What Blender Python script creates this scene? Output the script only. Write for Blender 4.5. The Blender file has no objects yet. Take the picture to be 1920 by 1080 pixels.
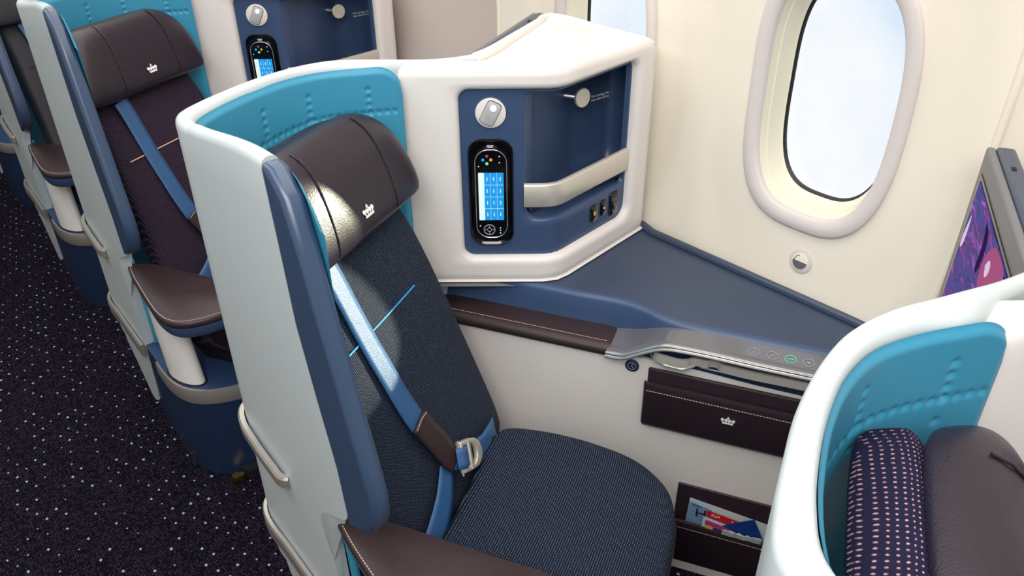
import bpy, bmesh, math, random
from mathutils import Vector, Matrix
PI = math.pi
SC = bpy.context.scene
C = SC.collection
V = Vector

# ------------------------------------------------------------------ camera
FPX, PITCH, YAW, ROLL, CAMZ = 1489.5, math.radians(31.865), math.radians(39.09), math.radians(-0.567), 1.55
hx, hy = -math.cos(YAW), math.sin(YAW)
Fv = V((hx*math.cos(PITCH), hy*math.cos(PITCH), -math.sin(PITCH)))
R0 = V((math.sin(YAW), math.cos(YAW), 0)); U0 = R0.cross(Fv)
Rv = math.cos(ROLL)*R0 + math.sin(ROLL)*U0
Uv = -math.sin(ROLL)*R0 + math.cos(ROLL)*U0
cd = bpy.data.cameras.new('camera'); cam = bpy.data.objects.new('camera', cd); C.objects.link(cam)
cd.sensor_width = 36.0; cd.lens = FPX/1920*36; cd.clip_start = 0.02
M = Matrix((Rv, Uv, -Fv)).transposed().to_4x4(); M.translation = V((0, 0, CAMZ))
cam.matrix_world = M
SC.camera = cam

# ------------------------------------------------------------------ colour management
SC.view_settings.view_transform = 'Standard'; SC.view_settings.look = 'None'
SC.view_settings.gamma = 1; SC.view_settings.use_curve_mapping = False
SC.view_settings.exposure = -0.16

# ------------------------------------------------------------------ sky seen through the windows
wd = bpy.data.worlds.new('sky'); SC.world = wd; wd.use_nodes = True
nt = wd.node_tree; nt.nodes.clear()
wo = nt.nodes.new('ShaderNodeOutputWorld'); bg = nt.nodes.new('ShaderNodeBackground')
tc = nt.nodes.new('ShaderNodeTexCoord'); nz = nt.nodes.new('ShaderNodeTexNoise'); cr = nt.nodes.new('ShaderNodeValToRGB')
nz.inputs['Scale'].default_value = 3.2; nz.inputs['Detail'].default_value = 5; nz.inputs['Roughness'].default_value = 0.5
cr.color_ramp.elements[0].position = 0.37; cr.color_ramp.elements[0].color = (0.62, 0.78, 0.96, 1)
cr.color_ramp.elements[1].position = 0.47; cr.color_ramp.elements[1].color = (0.88, 0.93, 1.0, 1)
e = cr.color_ramp.elements.new(0.56); e.color = (1, 1, 1, 1)
nt.links.new(tc.outputs['Generated'], nz.inputs['Vector']); nt.links.new(nz.outputs['Fac'], cr.inputs['Fac'])
nt.links.new(cr.outputs['Color'], bg.inputs['Color']); nt.links.new(bg.outputs['Background'], wo.inputs['Surface'])
bg.inputs['Strength'].default_value = 1.15

# ------------------------------------------------------------------ cabin lights: ceiling light panels, then two added fills
def area(name, loc, target, sx, sy, power, col):
    l = bpy.data.lights.new(name, 'AREA'); l.shape = 'RECTANGLE'; l.size = sx; l.size_y = sy; l.energy = power; l.color = col
    o = bpy.data.objects.new(name, l); C.objects.link(o); o.location = loc
    o.rotation_euler = (V(target)-V(loc)).to_track_quat('-Z', 'Y').to_euler(); return o
area('ceiling_light_aisle', (-2.1, -0.3, 2.25), (-2.1, -0.1, 0), 5.0, 0.7, 42, (0.95, 0.98, 1.0))
area('ceiling_light_seats', (-1.75, 0.72, 2.2), (-1.75, 1.0, 0.4), 3.6, 0.6, 25, (1.0, 0.96, 0.91))
area('fill_light_front', (0.5, -0.6, 2.05), (-0.7, 1.15, 0.3), 1.4, 1.0, 14, (1.0, 0.96, 0.94))  # added fill from the camera side, brightens the footwell wall
area('fill_light_row', (0.30, -0.25, 2.20), (-0.6, 1.25, 0.35), 1.2, 0.6, 20, (1.0, 0.97, 0.95))  # second unseen fill, added to lift the footwell panel
# low sun coming in through the window beside the navy seat
SUND = V((0.185, 1.0, 0.125)).normalized(); tgt = V((-1.01, 0.45, 0.92))
sp = bpy.data.lights.new('window_sun', 'SPOT'); sp.energy = 6200; sp.spot_size = math.radians(4.6); sp.spot_blend = 0.25; sp.color = (1, 0.96, 0.68); sp.shadow_soft_size = 0.06
so = bpy.data.objects.new('window_sun', sp); C.objects.link(so); so.location = tgt + SUND*7.0
so.rotation_euler = (-SUND).to_track_quat('-Z', 'Y').to_euler()

# ------------------------------------------------------------------ seat axes: every seat is turned 29.6 degrees to the windows
AN = math.radians(29.56)
S = V((math.cos(AN), math.sin(AN), 0)); W = V((-math.sin(AN), math.cos(AN), 0)); Z = V((0, 0, 1))
def L(s, w, z): return S*s + W*w + Z*z
PITCHX = 1.077

# ------------------------------------------------------------------ materials
def lin(c): return tuple((x/12.92 if x <= .04045 else ((x+.055)/1.055)**2.4) for x in c)
def rgb(h): return lin(tuple(int(h[i:i+2], 16)/255 for i in (0, 2, 4)))
def mat(name, col, rough=0.5, metal=0.0, spec=0.5, noise=0.0, nscale=30, bump=0.0, bscale=200, coat=0.0, emit=None, es=1.0):
    m = bpy.data.materials.new(name); m.use_nodes = True; n = m.node_tree; b = n.nodes['Principled BSDF']
    c = rgb(col) if isinstance(col, str) else col
    b.inputs['Base Color'].default_value = (*c, 1); b.inputs['Roughness'].default_value = rough; b.inputs['Metallic'].default_value = metal
    b.inputs['Specular IOR Level'].default_value = spec; b.inputs['Coat Weight'].default_value = coat; b.inputs['Coat Roughness'].default_value = 0.1
    t = n.nodes.new('ShaderNodeTexCoord')
    if noise:
        x = n.nodes.new('ShaderNodeTexNoise'); x.inputs['Scale'].default_value = nscale; x.inputs['Detail'].default_value = 4
        r = n.nodes.new('ShaderNodeMix'); r.data_type = 'RGBA'
        r.inputs[6].default_value = (*[k*(1-noise) for k in c], 1); r.inputs[7].default_value = (*[min(1, k*(1+noise)) for k in c], 1)
        n.links.new(t.outputs['Object'], x.inputs['Vector']); n.links.new(x.outputs['Fac'], r.inputs[0]); n.links.new(r.outputs[2], b.inputs['Base Color'])
    if bump:
        x = n.nodes.new('ShaderNodeTexNoise'); x.inputs['Scale'].default_value = bscale; x.inputs['Detail'].default_value = 3
        q = n.nodes.new('ShaderNodeBump'); q.inputs['Strength'].default_value = bump; q.inputs['Distance'].default_value = 0.002
        n.links.new(t.outputs['Object'], x.inputs['Vector']); n.links.new(x.outputs['Fac'], q.inputs['Height']); n.links.new(q.outputs['Normal'], b.inputs['Normal'])
    if emit:
        b.inputs['Emission Color'].default_value = (*rgb(emit), 1); b.inputs['Emission Strength'].default_value = es
    return m
def mth(n, op, a, b=None, c=None):
    x = n.nodes.new('ShaderNodeMath'); x.operation = op
    for i, v in enumerate((a, b, c)):
        if v is None: continue
        if isinstance(v, (int, float)): x.inputs[i].default_value = v
        else: n.links.new(v, x.inputs[i])
    return x.outputs[0]
def rampmix(n, fac, c0, c1):
    r = n.nodes.new('ShaderNodeMix'); r.data_type = 'RGBA'
    for i, c in ((6, c0), (7, c1)):
        if isinstance(c, tuple): r.inputs[i].default_value = (*c, 1)
        else: n.links.new(c, r.inputs[i])
    n.links.new(fac, r.inputs[0]); return r.outputs[2]
def weave(name, base, dot, dark, pitch=0.0034, amt=0.8, thr=0.35, skew=0.0, vk=0.8):
    """woven cloth: a grid of light yarn crossings on a dark ground"""
    m = bpy.data.materials.new(name); m.use_nodes = True; n = m.node_tree; b = n.nodes['Principled BSDF']
    t = n.nodes.new('ShaderNodeTexCoord'); mp = n.nodes.new('ShaderNodeMapping'); mp.vector_type = 'TEXTURE'; mp.inputs['Rotation'].default_value = (0, 0, AN)
    n.links.new(t.outputs['Object'], mp.inputs['Vector'])
    nz = n.nodes.new('ShaderNodeTexNoise'); nz.inputs['Scale'].default_value = 60; nz.inputs['Detail'].default_value = 2
    n.links.new(mp.outputs['Vector'], nz.inputs['Vector'])
    sx = n.nodes.new('ShaderNodeSeparateXYZ'); n.links.new(mp.outputs['Vector'], sx.inputs[0])
    k = 2*PI/pitch
    dist = mth(n, 'MULTIPLY', nz.outputs['Fac'], 1.6)
    al = mth(n, 'SUBTRACT', sx.outputs['Z'], sx.outputs['X'])
    a = mth(n, 'SINE', mth(n, 'ADD', mth(n, 'MULTIPLY', mth(n, 'MULTIPLY_ADD', sx.outputs['X'], skew, sx.outputs['Y']), k), dist))
    c = mth(n, 'SINE', mth(n, 'ADD', mth(n, 'MULTIPLY', al, k*vk), dist))
    p = mth(n, 'MULTIPLY', mth(n, 'MULTIPLY_ADD', a, 0.5, 0.5), mth(n, 'MULTIPLY_ADD', c, 0.5, 0.5))
    vz = n.nodes.new('ShaderNodeTexNoise'); vz.inputs['Scale'].default_value = 420; n.links.new(mp.outputs['Vector'], vz.inputs['Vector'])
    f = mth(n, 'MULTIPLY', mth(n, 'SMOOTH_MIN', 1.0, mth(n, 'MULTIPLY', mth(n, 'MAXIMUM', mth(n, 'SUBTRACT', p, thr), 0), 2.2), 0.1), mth(n, 'MULTIPLY', vz.outputs['Fac'], 2*amt))
    f = mth(n, 'MINIMUM', f, 1.0)
    g = rampmix(n, nz.outputs['Fac'], rgb(dark), rgb(base))
    n.links.new(rampmix(n, f, g, rgb(dot)), b.inputs['Base Color'])
    b.inputs['Roughness'].default_value = 0.85; b.inputs['Specular IOR Level'].default_value = 0.25
    b.inputs['Sheen Weight'].default_value = 0.0
    q = n.nodes.new('ShaderNodeBump'); q.inputs['Strength'].default_value = 0.5; q.inputs['Distance'].default_value = 0.0012
    n.links.new(p, q.inputs['Height']); n.links.new(q.outputs['Normal'], b.inputs['Normal'])
    return m
def leather(name, col, rough=0.38, dark=0.12):
    m = bpy.data.materials.new(name); m.use_nodes = True; n = m.node_tree; b = n.nodes['Principled BSDF']
    t = n.nodes.new('ShaderNodeTexCoord'); v = n.nodes.new('ShaderNodeTexVoronoi'); v.inputs['Scale'].default_value = 420
    nz = n.nodes.new('ShaderNodeTexNoise'); nz.inputs['Scale'].default_value = 9; nz.inputs['Detail'].default_value = 3
    for x in (v, nz): n.links.new(t.outputs['Object'], x.inputs['Vector'])
    c = rgb(col)
    n.links.new(rampmix(n, nz.outputs['Fac'], tuple(k*(1-dark) for k in c), tuple(k*(1+dark) for k in c)), b.inputs['Base Color'])
    b.inputs['Roughness'].default_value = rough; b.inputs['Specular IOR Level'].default_value = 0.42
    h = mth(n, 'ADD', mth(n, 'MULTIPLY', v.outputs['Distance'], 0.25), mth(n, 'MULTIPLY', nz.outputs['Fac'], 3.0))
    q = n.nodes.new('ShaderNodeBump'); q.inputs['Strength'].default_value = 0.35; q.inputs['Distance'].default_value = 0.002
    n.links.new(h, q.inputs['Height']); n.links.new(q.outputs['Normal'], b.inputs['Normal'])
    return m
MT = {}
MT['shell'] = mat('shell_white', 'C5D0D4', 0.35, spec=0.5, bump=0.05, bscale=900)
MT['frame'] = mat('console_white', 'E8E2DF', 0.38, spec=0.45)
MT['cream'] = mat('sidewall_cream', 'ECE4D5', 0.55, spec=0.3, bump=0.04, bscale=700)
MT['bezel'] = mat('window_bezel_grey', 'D8D0CE', 0.45)
MT['reveal'] = mat('window_reveal_cream', 'EBE6D2', 0.5)
MT['panel'] = mat('footwell_panel', 'EAE2DD', 0.55, spec=0.35, noise=0.02, nscale=6)
MT['teal'] = mat('teal_liner', '3B92B4', 0.42, spec=0.45)
MT['strip'] = mat('wing_blue', '384B68', 0.30, spec=0.6)
MT['navy'] = mat('navy_plastic', '1F304F', 0.38, spec=0.5)
MT['blue'] = mat('console_blue', '3B4F72', 0.36, spec=0.5)
MT['table'] = mat('table_slate', '3A465C', 0.40, spec=0.45, noise=0.03, nscale=8)
MT['basetop'] = mat('plinth_top_blue', '2E456C', 0.45)
MT['leather'] = leather('aubergine_leather', '231A27', 0.33)
MT['leather_b'] = leather('brown_leather', '35272A', 0.42)
MT['pocket'] = leather('pocket_leather', '32252D', 0.5)
MT['charcoal'] = leather('charcoal_cover', '34333A', 0.6)
MT['stitch'] = mat('stitch_pink', 'D9B8B4', 0.7)
MT['piping'] = mat('seam_dark', '221A20', 0.4)
MT['navyweave'] = weave('navy_weave', '0B1930', 'A9BCD8', '060E1E', amt=.75, thr=.6)
MT['purpleweave'] = weave('aubergine_weave', '25182E', 'A58CAC', '120A18', amt=.7, thr=.6)
MT['padweave'] = weave('pad_dotted_weave', '1C1938', 'C49AA2', '12102A', pitch=0.0062, amt=1.0, thr=0.58, vk=1.3)
MT['belt'] = mat('belt_blue', '2D5A8C', 0.42, spec=0.6, bump=0.3, bscale=600)
MT['metal'] = mat('brushed_metal', 'D6D0C6', 0.34, metal=0.45, noise=0.06, nscale=90)
MT['bumper'] = mat('bumper_metal', 'ABA6A0', 0.36, metal=0.55, noise=0.08, nscale=60)
MT['chrome'] = mat('polished_metal', 'D9D9D9', 0.26, metal=0.8)
MT['buckle'] = mat('buckle_metal', 'CFC9BC', 0.3, metal=0.55)
MT['brass'] = mat('fitting_brass', 'B59B62', 0.3, metal=1.0)
MT['post'] = mat('post_white', 'DAD7D6', 0.35)
MT['black'] = mat('gloss_black', '08090C', 0.12, spec=0.6)
MT['dark'] = mat('matt_dark', '0E1018', 0.7)
MT['gloss'] = mat('control_gloss_grey', '66656B', 0.14, spec=0.7, coat=0.4)
MT['green'] = mat('icon_green', '66D0A8', 0.4, emit='52C89C', es=0.6)
MT['white'] = mat('print_white', 'F4F4F4', 0.5)
MT['icon'] = mat('icon_pale', 'B9B7BC', 0.4)
MT['scrblue'] = mat('remote_screen_blue', '1277B8', 0.3, emit='1E93D6', es=0.75)
MT['scrpale'] = mat('remote_screen_pale', 'C8DDE0', 0.3, emit='CFE6E8', es=0.6)
MT['stripe'] = mat('stripe_cyan', '2C9BE0', 0.6)
MT['stripe_o'] = mat('stripe_orange', 'E8B49A', 0.6)
MT['gasket'] = mat('window_gasket', '1A1A1E', 0.5)
MT['mon'] = mat('monitor_grey', '6E6E72', 0.4)
MT['montop'] = mat('monitor_top_blue', '3A4459', 0.35)
MT['paper'] = mat('paper_pale', 'C9D6D6', 0.6, noise=0.15, nscale=40)
MT['magblue'] = mat('magazine_sky', '7E9FC4', 0.5, noise=0.3, nscale=25)
MT['red'] = mat('card_red', 'C01F33', 0.4)
MT['pouch'] = mat('pouch_blue', '16397E', 0.35)
MT['plastic'] = mat('clear_bag', 'BFD0CC', 0.2, noise=0.3, nscale=30)
MT['yellow'] = mat('print_yellow', 'E8B62C', 0.5)
MT['magenta'] = mat('print_magenta', 'B03A78', 0.5)
MT['filmskin'] = mat('picture_pink', '05030A', 0.2, emit='B8608E', es=0.85)
MT['filmdark'] = mat('picture_violet', '05030A', 0.2, emit='3A1E52', es=0.8)
MT['filmhi'] = mat('picture_glow', '05030A', 0.2, emit='F0D8F8', es=0.9)
for k_ in ('filmskin', 'filmdark', 'filmhi'): MT[k_].node_tree.nodes['Principled BSDF'].inputs['Specular IOR Level'].default_value = 0.0
MT['lens'] = mat('lamp_lens', 'DFE6EE', 0.2, emit='DDE8FF', es=0.5)
MT['lampgrey'] = mat('lamp_swivel', 'B9B8B8', 0.35)

def glass():
    m = bpy.data.materials.new('window_glass'); m.use_nodes = True; n = m.node_tree; n.nodes.clear()
    o = n.nodes.new('ShaderNodeOutputMaterial'); t = n.nodes.new('ShaderNodeBsdfTransparent'); g = n.nodes.new('ShaderNodeBsdfGlossy'); x = n.nodes.new('ShaderNodeMixShader')
    t.inputs[0].default_value = (0.97, 0.99, 1, 1); g.inputs['Roughness'].default_value = 0.02; x.inputs[0].default_value = 0.04
    n.links.new(t.outputs[0], x.inputs[1]); n.links.new(g.outputs[0], x.inputs[2]); n.links.new(x.outputs[0], o.inputs[0]); return m
MT['glass'] = glass()
MT['wallshade'] = mat('sidewall_painted_shade', 'C6BAB2', 0.6, spec=0.25)  # cream wall in shade, the shade put into the colour

def carpet():
    m = bpy.data.materials.new('aisle_carpet'); m.use_nodes = True; n = m.node_tree; b = n.nodes['Principled BSDF']
    t = n.nodes.new('ShaderNodeTexCoord')
    def cells(sx, sy, off, rot=0.0):
        mp = n.nodes.new('ShaderNodeMapping'); mp.inputs['Scale'].default_value = (sx, sy, 0); mp.inputs['Location'].default_value = (off, off, 0); mp.inputs['Rotation'].default_value = (0, 0, rot)
        n.links.new(t.outputs['Object'], mp.inputs['Vector'])
        fl = n.nodes.new('ShaderNodeVectorMath'); fl.operation = 'FLOOR'; n.links.new(mp.outputs[0], fl.inputs[0])
        fr = n.nodes.new('ShaderNodeVectorMath'); fr.operation = 'FRACTION'; n.links.new(mp.outputs[0], fr.inputs[0])
        wn = n.nodes.new('ShaderNodeTexWhiteNoise'); wn.noise_dimensions = '3D'; n.links.new(fl.outputs[0], wn.inputs[0])
        s = n.nodes.new('ShaderNodeSeparateXYZ'); n.links.new(fr.outputs[0], s.inputs[0])
        fx = mth(n, 'ABSOLUTE', mth(n, 'SUBTRACT', s.outputs[0], 0.5)); fy = mth(n, 'ABSOLUTE', mth(n, 'SUBTRACT', s.outputs[1], 0.5))
        return wn.outputs['Value'], mth(n, 'ADD', fx, fy), fl.outputs[0]
    # fine yarn loops
    w1, d1, _ = cells(150, 190, 0.0)
    loop = mth(n, 'LESS_THAN', d1, 0.42)
    yar = mth(n, 'MULTIPLY', loop, mth(n, 'POWER', w1, 1.5))
    c1 = rampmix(n, yar, rgb('090713'), rgb('4E3C52'))
    # pale blue points, roughly one every three to four centimetres in staggered rows
    w2, d2, fl = cells(36, 46, 0.3, 0.25)
    ck = n.nodes.new('ShaderNodeSeparateXYZ'); n.links.new(fl, ck.inputs[0])
    par = mth(n, 'LESS_THAN', mth(n, 'FLOORED_MODULO', mth(n, 'ADD', ck.outputs[0], ck.outputs[1]), 2.0), 0.5)
    pick = mth(n, 'MULTIPLY', mth(n, 'GREATER_THAN', w2, 0.42), par)
    big = mth(n, 'LESS_THAN', d2, mth(n, 'MULTIPLY', w2, 0.21))
    f2 = mth(n, 'MULTIPLY', pick, big)
    c2 = rampmix(n, f2, c1, rgb('93B6F2'))
    n.links.new(c2, b.inputs['Base Color']); b.inputs['Roughness'].default_value = 0.95; b.inputs['Specular IOR Level'].default_value = 0.1
    q = n.nodes.new('ShaderNodeBump'); q.inputs['Strength'].default_value = 0.8; q.inputs['Distance'].default_value = 0.003
    n.links.new(mth(n, 'SUBTRACT', 1.0, d1), q.inputs['Height']); n.links.new(q.outputs[0], b.inputs['Normal'])
    return m
MT['carpet'] = carpet()

def film():
    """generic streaky purple and blue picture on the monitor"""
    m = bpy.data.materials.new('monitor_picture'); m.use_nodes = True; n = m.node_tree; b = n.nodes['Principled BSDF']
    t = n.nodes.new('ShaderNodeTexCoord'); mp = n.nodes.new('ShaderNodeMapping'); mp.inputs['Rotation'].default_value = (0.4, 0.5, 0.3); mp.inputs['Scale'].default_value = (5, 5, 22)
    n.links.new(t.outputs['Object'], mp.inputs[0])
    a = n.nodes.new('ShaderNodeTexNoise'); a.inputs['Scale'].default_value = 2.2; a.inputs['Detail'].default_value = 5; a.inputs['Distortion'].default_value = 1.6
    n.links.new(mp.outputs[0], a.inputs['Vector'])
    r = n.nodes.new('ShaderNodeValToRGB'); el = r.color_ramp.elements
    el[0].position = 0.30; el[0].color = (*rgb('0A0A28'), 1); el[1].position = 0.74; el[1].color = (*rgb('F2B8F0'), 1)
    for p, c in ((0.42, '22349C'), (0.49, '5A2C94'), (0.54, '1A1650'), (0.61, '9C3CB4'), (0.66, '2E58C0')):
        x = el.new(p); x.color = (*rgb(c), 1)
    n.links.new(a.outputs['Fac'], r.inputs[0])
    n.links.new(r.outputs[0], b.inputs['Emission Color']); b.inputs['Emission Strength'].default_value = 0.9
    b.inputs['Base Color'].default_value = (0.005, 0.005, 0.01, 1); b.inputs['Roughness'].default_value = 0.5; b.inputs['Specular IOR Level'].default_value = 0.1
    return m
MT['film'] = film()
# ------------------------------------------------------------------ mesh helpers
ORG = {}
def finish(name, bm, m, root=None, parent=None, smooth=True, sharp=35):
    """one mesh object; world-space vertices are moved so that the thing's own point is its origin"""
    org = V(ORG[root.name]) if root else V((0, 0, 0))
    bmesh.ops.transform(bm, matrix=Matrix.Translation(-org), verts=bm.verts)
    bmesh.ops.recalc_face_normals(bm, faces=bm.faces)
    me = bpy.data.meshes.new(name); bm.to_mesh(me); bm.free()
    if smooth:
        for p in me.polygons: p.use_smooth = True
        me.set_sharp_from_angle(angle=math.radians(sharp))
    me.materials.append(MT[m] if isinstance(m, str) else m)
    o = bpy.data.objects.new(name, me); C.objects.link(o)
    if parent or root: o.parent = parent or root
    return o
def bev(o, w=0.004, seg=3):
    b = o.modifiers.new('bevel', 'BEVEL'); b.width = w; b.segments = seg; b.limit_method = 'ANGLE'; b.angle_limit = math.radians(38)
    for p in o.data.polygons: p.use_smooth = True
    return o
def solid(o, t, off=-1):
    s = o.modifiers.new('thickness', 'SOLIDIFY'); s.thickness = t; s.offset = off; s.use_even_offset = True; return o
def sub(o, l=2):
    s = o.modifiers.new('smooth', 'SUBSURF'); s.levels = l; s.render_levels = l; return o
def thing(name, label, cat, loc, group=None):
    o = bpy.data.objects.new(name, None); o.empty_display_size = 0.05; C.objects.link(o); o.location = loc
    o['label'] = label; o['category'] = cat
    if group: o['group'] = group
    ORG[o.name] = tuple(loc); return o
def grid(bm, rows, closed=False):
    vs = [[bm.verts.new(p) for p in r] for r in rows]
    for a, b in zip(vs, vs[1:]):
        n = len(a)
        for i in range(n if closed else n-1):
            j = (i+1) % n
            try: bm.faces.new((a[i], a[j], b[j], b[i]))
            except ValueError: pass
    return vs
def loft(bm, rings, cap=True):
    vs = grid(bm, rings, True)
    if cap:
        bm.faces.new(list(reversed(vs[0]))); bm.faces.new(vs[-1])
    return vs
def prism(bm, pts, off):
    off = V(off); return loft(bm, [[V(p) for p in pts], [V(p)+off for p in pts]])
def box(bm, c, ax, ay, az):
    """box centred on c with full edge vectors ax, ay, az"""
    c, ax, ay, az = V(c), V(ax)/2, V(ay)/2, V(az)/2
    prism(bm, [c-ax-ay-az, c+ax-ay-az, c+ax+ay-az, c-ax+ay-az], az*2)
def tube(bm, path, r, n=8, cap=True, flat=None):
    path = [V(p) for p in path]; rings = []
    up = V((0, 0, 1)); prev = None
    for i, p in enumerate(path):
        t = (path[min(i+1, len(path)-1)]-path[max(i-1, 0)]).normalized()
        a = prev - t*prev.dot(t) if prev else t.cross(up)
        if a.length < 1e-4: a = t.cross(V((1, 0, 0)))
        a.normalize(); b = t.cross(a); prev = a
        rr = r[i] if isinstance(r, (list, tuple)) else r
        rings.append([p + a*math.cos(2*PI*k/n)*rr + b*math.sin(2*PI*k/n)*rr for k in range(n)])
    loft(bm, rings, cap)
def disc(bm, c, nrm, r, t, n=32, e1=None, ry=None, rim=0.15):
    c = V(c); nrm = V(nrm).normalized(); a = V(e1).normalized() if e1 else nrm.orthogonal().normalized(); b = nrm.cross(a); ry = ry or r
    f = lambda k, d: [c + a*math.cos(2*PI*i/n)*r*k + b*math.sin(2*PI*i/n)*ry*k + nrm*d for i in range(n)]
    loft(bm, [f(1, 0), f(1, t*(1-rim)), f(1-rim*0.4, t)])
def smooth_path(pts, n=8):
    """smooth curve through points, tangents scaled to each span so that uneven spacing never overshoots"""
    pts = [V(p) for p in pts]; out = []; m = len(pts); T_ = []
    for i in range(m):
        a = pts[i]-pts[i-1] if i > 0 else pts[1]-pts[0]; b = pts[i+1]-pts[i] if i < m-1 else pts[-1]-pts[-2]
        t = (a.normalized()+b.normalized()); T_.append(t.normalized() if t.length > 1e-6 else b.normalized())
    for i in range(m-1):
        p0, p1 = pts[i], pts[i+1]; l = (p1-p0).length; a, b = T_[i]*l, T_[i+1]*l
        for k in range(n):
            t = k/n; t2, t3 = t*t, t*t*t
            out.append(p0*(2*t3-3*t2+1)+a*(t3-2*t2+t)+p1*(-2*t3+3*t2)+b*(t3-t2))
    out.append(pts[-1]); return out
def ribbon(bm, pts, wid, widths, n=10, twist=None):
    """flat strap along pts; wid = width directions"""
    P = smooth_path(pts, n); Wd = smooth_path([V(x) for x in wid], n)
    m = len(P)
    rows = []
    for i, p in enumerate(P):
        t = i/(m-1)*(len(widths)-1); k = min(int(t), len(widths)-2); w = widths[k]+(widths[k+1]-widths[k])*(t-k)
        d = Wd[i].normalized()*w/2
        rows.append([p-d, p-d*0.5, p, p+d*0.5, p+d])
    grid(bm, rows)
def rrect(x0, x1, z0, z1, rad, ns=24, nc=8):
    """rounded rectangle as (x, z) list, counter-clockwise from the bottom left; rad = one radius or (bl, br, tr, tl)"""
    if not isinstance(rad, (tuple, list)): rad = (rad,)*4
    out = []
    cs = [((x0+rad[0], z0+rad[0]), PI, rad[0]), ((x1-rad[1], z0+rad[1]), 1.5*PI, rad[1]), ((x1-rad[2], z1-rad[2]), 0, rad[2]), ((x0+rad[3], z1-rad[3]), PI/2, rad[3])]
    pts = [[(c[0]+r*math.cos(a+PI/2*i/nc), c[1]+r*math.sin(a+PI/2*i/nc)) for i in range(nc+1)] for c, a, r in cs]
    for k in range(4):
        out += pts[k]
        a, b = pts[k][-1], pts[(k+1) % 4][0]
        out += [(a[0]+(b[0]-a[0])*i/ns, a[1]+(b[1]-a[1])*i/ns) for i in range(1, ns)]
    return out
def crown(bm, c, ex, ey, nrm, size):
    """a little crown: band, four balls and a cross"""
    c, ex, ey, nrm = V(c), V(ex).normalized()*size, V(ey).normalized()*size, V(nrm).normalized()*0.0012
    f = lambda x, y: c+ex*x+ey*y
    prism(bm, [f(-.42, -.36), f(.42, -.36), f(.42, -.24), f(-.42, -.24)], nrm)
    for x, y in ((-.42, 0), (-.14, -.02), (.14, -.02), (.42, 0)):
        disc(bm, f(x, y), nrm, .13*size, .0012, 12)
        prism(bm, [f(x-.03, y), f(x+.03, y), f(x*.8+.05, -.26), f(x*.8-.05, -.26)], nrm)
    prism(bm, [f(-.03, .08), f(.03, .08), f(.03, .34), f(-.03, .34)], nrm)
    prism(bm, [f(-.10, .18), f(.10, .18), f(.10, .24), f(-.10, .24)], nrm*1.1)
def text_mesh(name, body, loc, ex, ey, size, m, root, parent=None, align='LEFT'):
    cu = bpy.data.curves.new(name, 'FONT'); cu.body = body; cu.size = size; cu.extrude = 0.0003; cu.align_x = align; cu.resolution_u = 3
    ob = bpy.data.objects.new(name, cu); C.objects.link(ob)
    me = bpy.data.meshes.new_from_object(ob.evaluated_get(bpy.context.evaluated_depsgraph_get()))
    bpy.data.objects.remove(ob); bpy.data.curves.remove(cu)
    ex = V(ex).normalized(); ey = V(ey).normalized(); ez = ex.cross(ey)
    mx = Matrix((ex, ey, ez)).transposed().to_4x4(); mx.translation = V(loc)-V(ORG[root.name])
    me.transform(mx); me.name = name; me.materials.clear(); me.materials.append(MT[m])
    o = bpy.data.objects.new(name, me); C.objects.link(o); o.parent = parent or root; return o

# ================================================================== the cabin
def tags(o, **k):
    for a, b in k.items(): o[a] = b
    return o
bm = bmesh.new()
box(bm, (-2.0, 0.35, -0.02), (12, 0, 0), (0, 4.2, 0), (0, 0, 0.04))
tags(finish('floor', bm, 'carpet', smooth=False), kind='structure')
bm = bmesh.new(); box(bm, (-2, 0.35, 2.38), (12, 0, 0), (0, 4.2, 0), (0, 0, 0.04)); tags(finish('ceiling', bm, 'cream', smooth=False), kind='structure')
bm = bmesh.new(); box(bm, (-2, -1.75, 1.18), (12, 0, 0), (0, 0.04, 0), (0, 0, 2.36)); tags(finish('wall_left', bm, 'cream', smooth=False), kind='structure')
bm = bmesh.new(); box(bm, (-8, 0.35, 1.18), (0.04, 0, 0), (0, 4.2, 0), (0, 0, 2.36)); tags(finish('wall_back', bm, 'cream', smooth=False), kind='structure')
bm = bmesh.new(); box(bm, (4, 0.35, 1.18), (0.04, 0, 0), (0, 4.2, 0), (0, 0, 2.36)); tags(finish('wall_front', bm, 'cream', smooth=False), kind='structure')

WX0, WDX, WZ = -0.765, 0.60, 1.045          # first window centre, window pitch, window centre height
def wy(z):
    z = max(z, 0.60); return 1.392 - 0.25*(z-1.02)**2
def sm(a, b, x):
    t = max(0, min(1, (x-a)/(b-a))); return t*t*(3-2*t)
def sup(hx_, hz_, a, p=3.0):
    c, s = math.cos(a), math.sin(a)
    r = (abs(c)**p + abs(s)**p)**(-1/p); return hx_*c*r, hz_*s*r
def wallpt(x, z, xc):
    d = (abs((x-xc)/0.262)**3.0 + abs((z-(WZ-0.02))/0.44)**3.0)**(1/3)
    return V((x, wy(z) + (0.009*(1-sm(0.86, 1.10, d)) if xc > -1.7 or xc < -3 else 0), z))
NA = 96
angs = []
zb_, zt_ = 0.02-WZ, 2.36-WZ
corner = [math.atan2(zt_, WDX/2), math.atan2(zt_, -WDX/2), math.atan2(zb_, -WDX/2)+2*PI, math.atan2(zb_, WDX/2)+2*PI]
cc = [corner[3]-2*PI]+corner
for a, b, n in zip(cc, cc[1:], (30, 20, 30, 16)):
    angs += [a+(b-a)*i/n for i in range(n)]
bm = bmesh.new()
NW = range(-8, 3)
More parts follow.
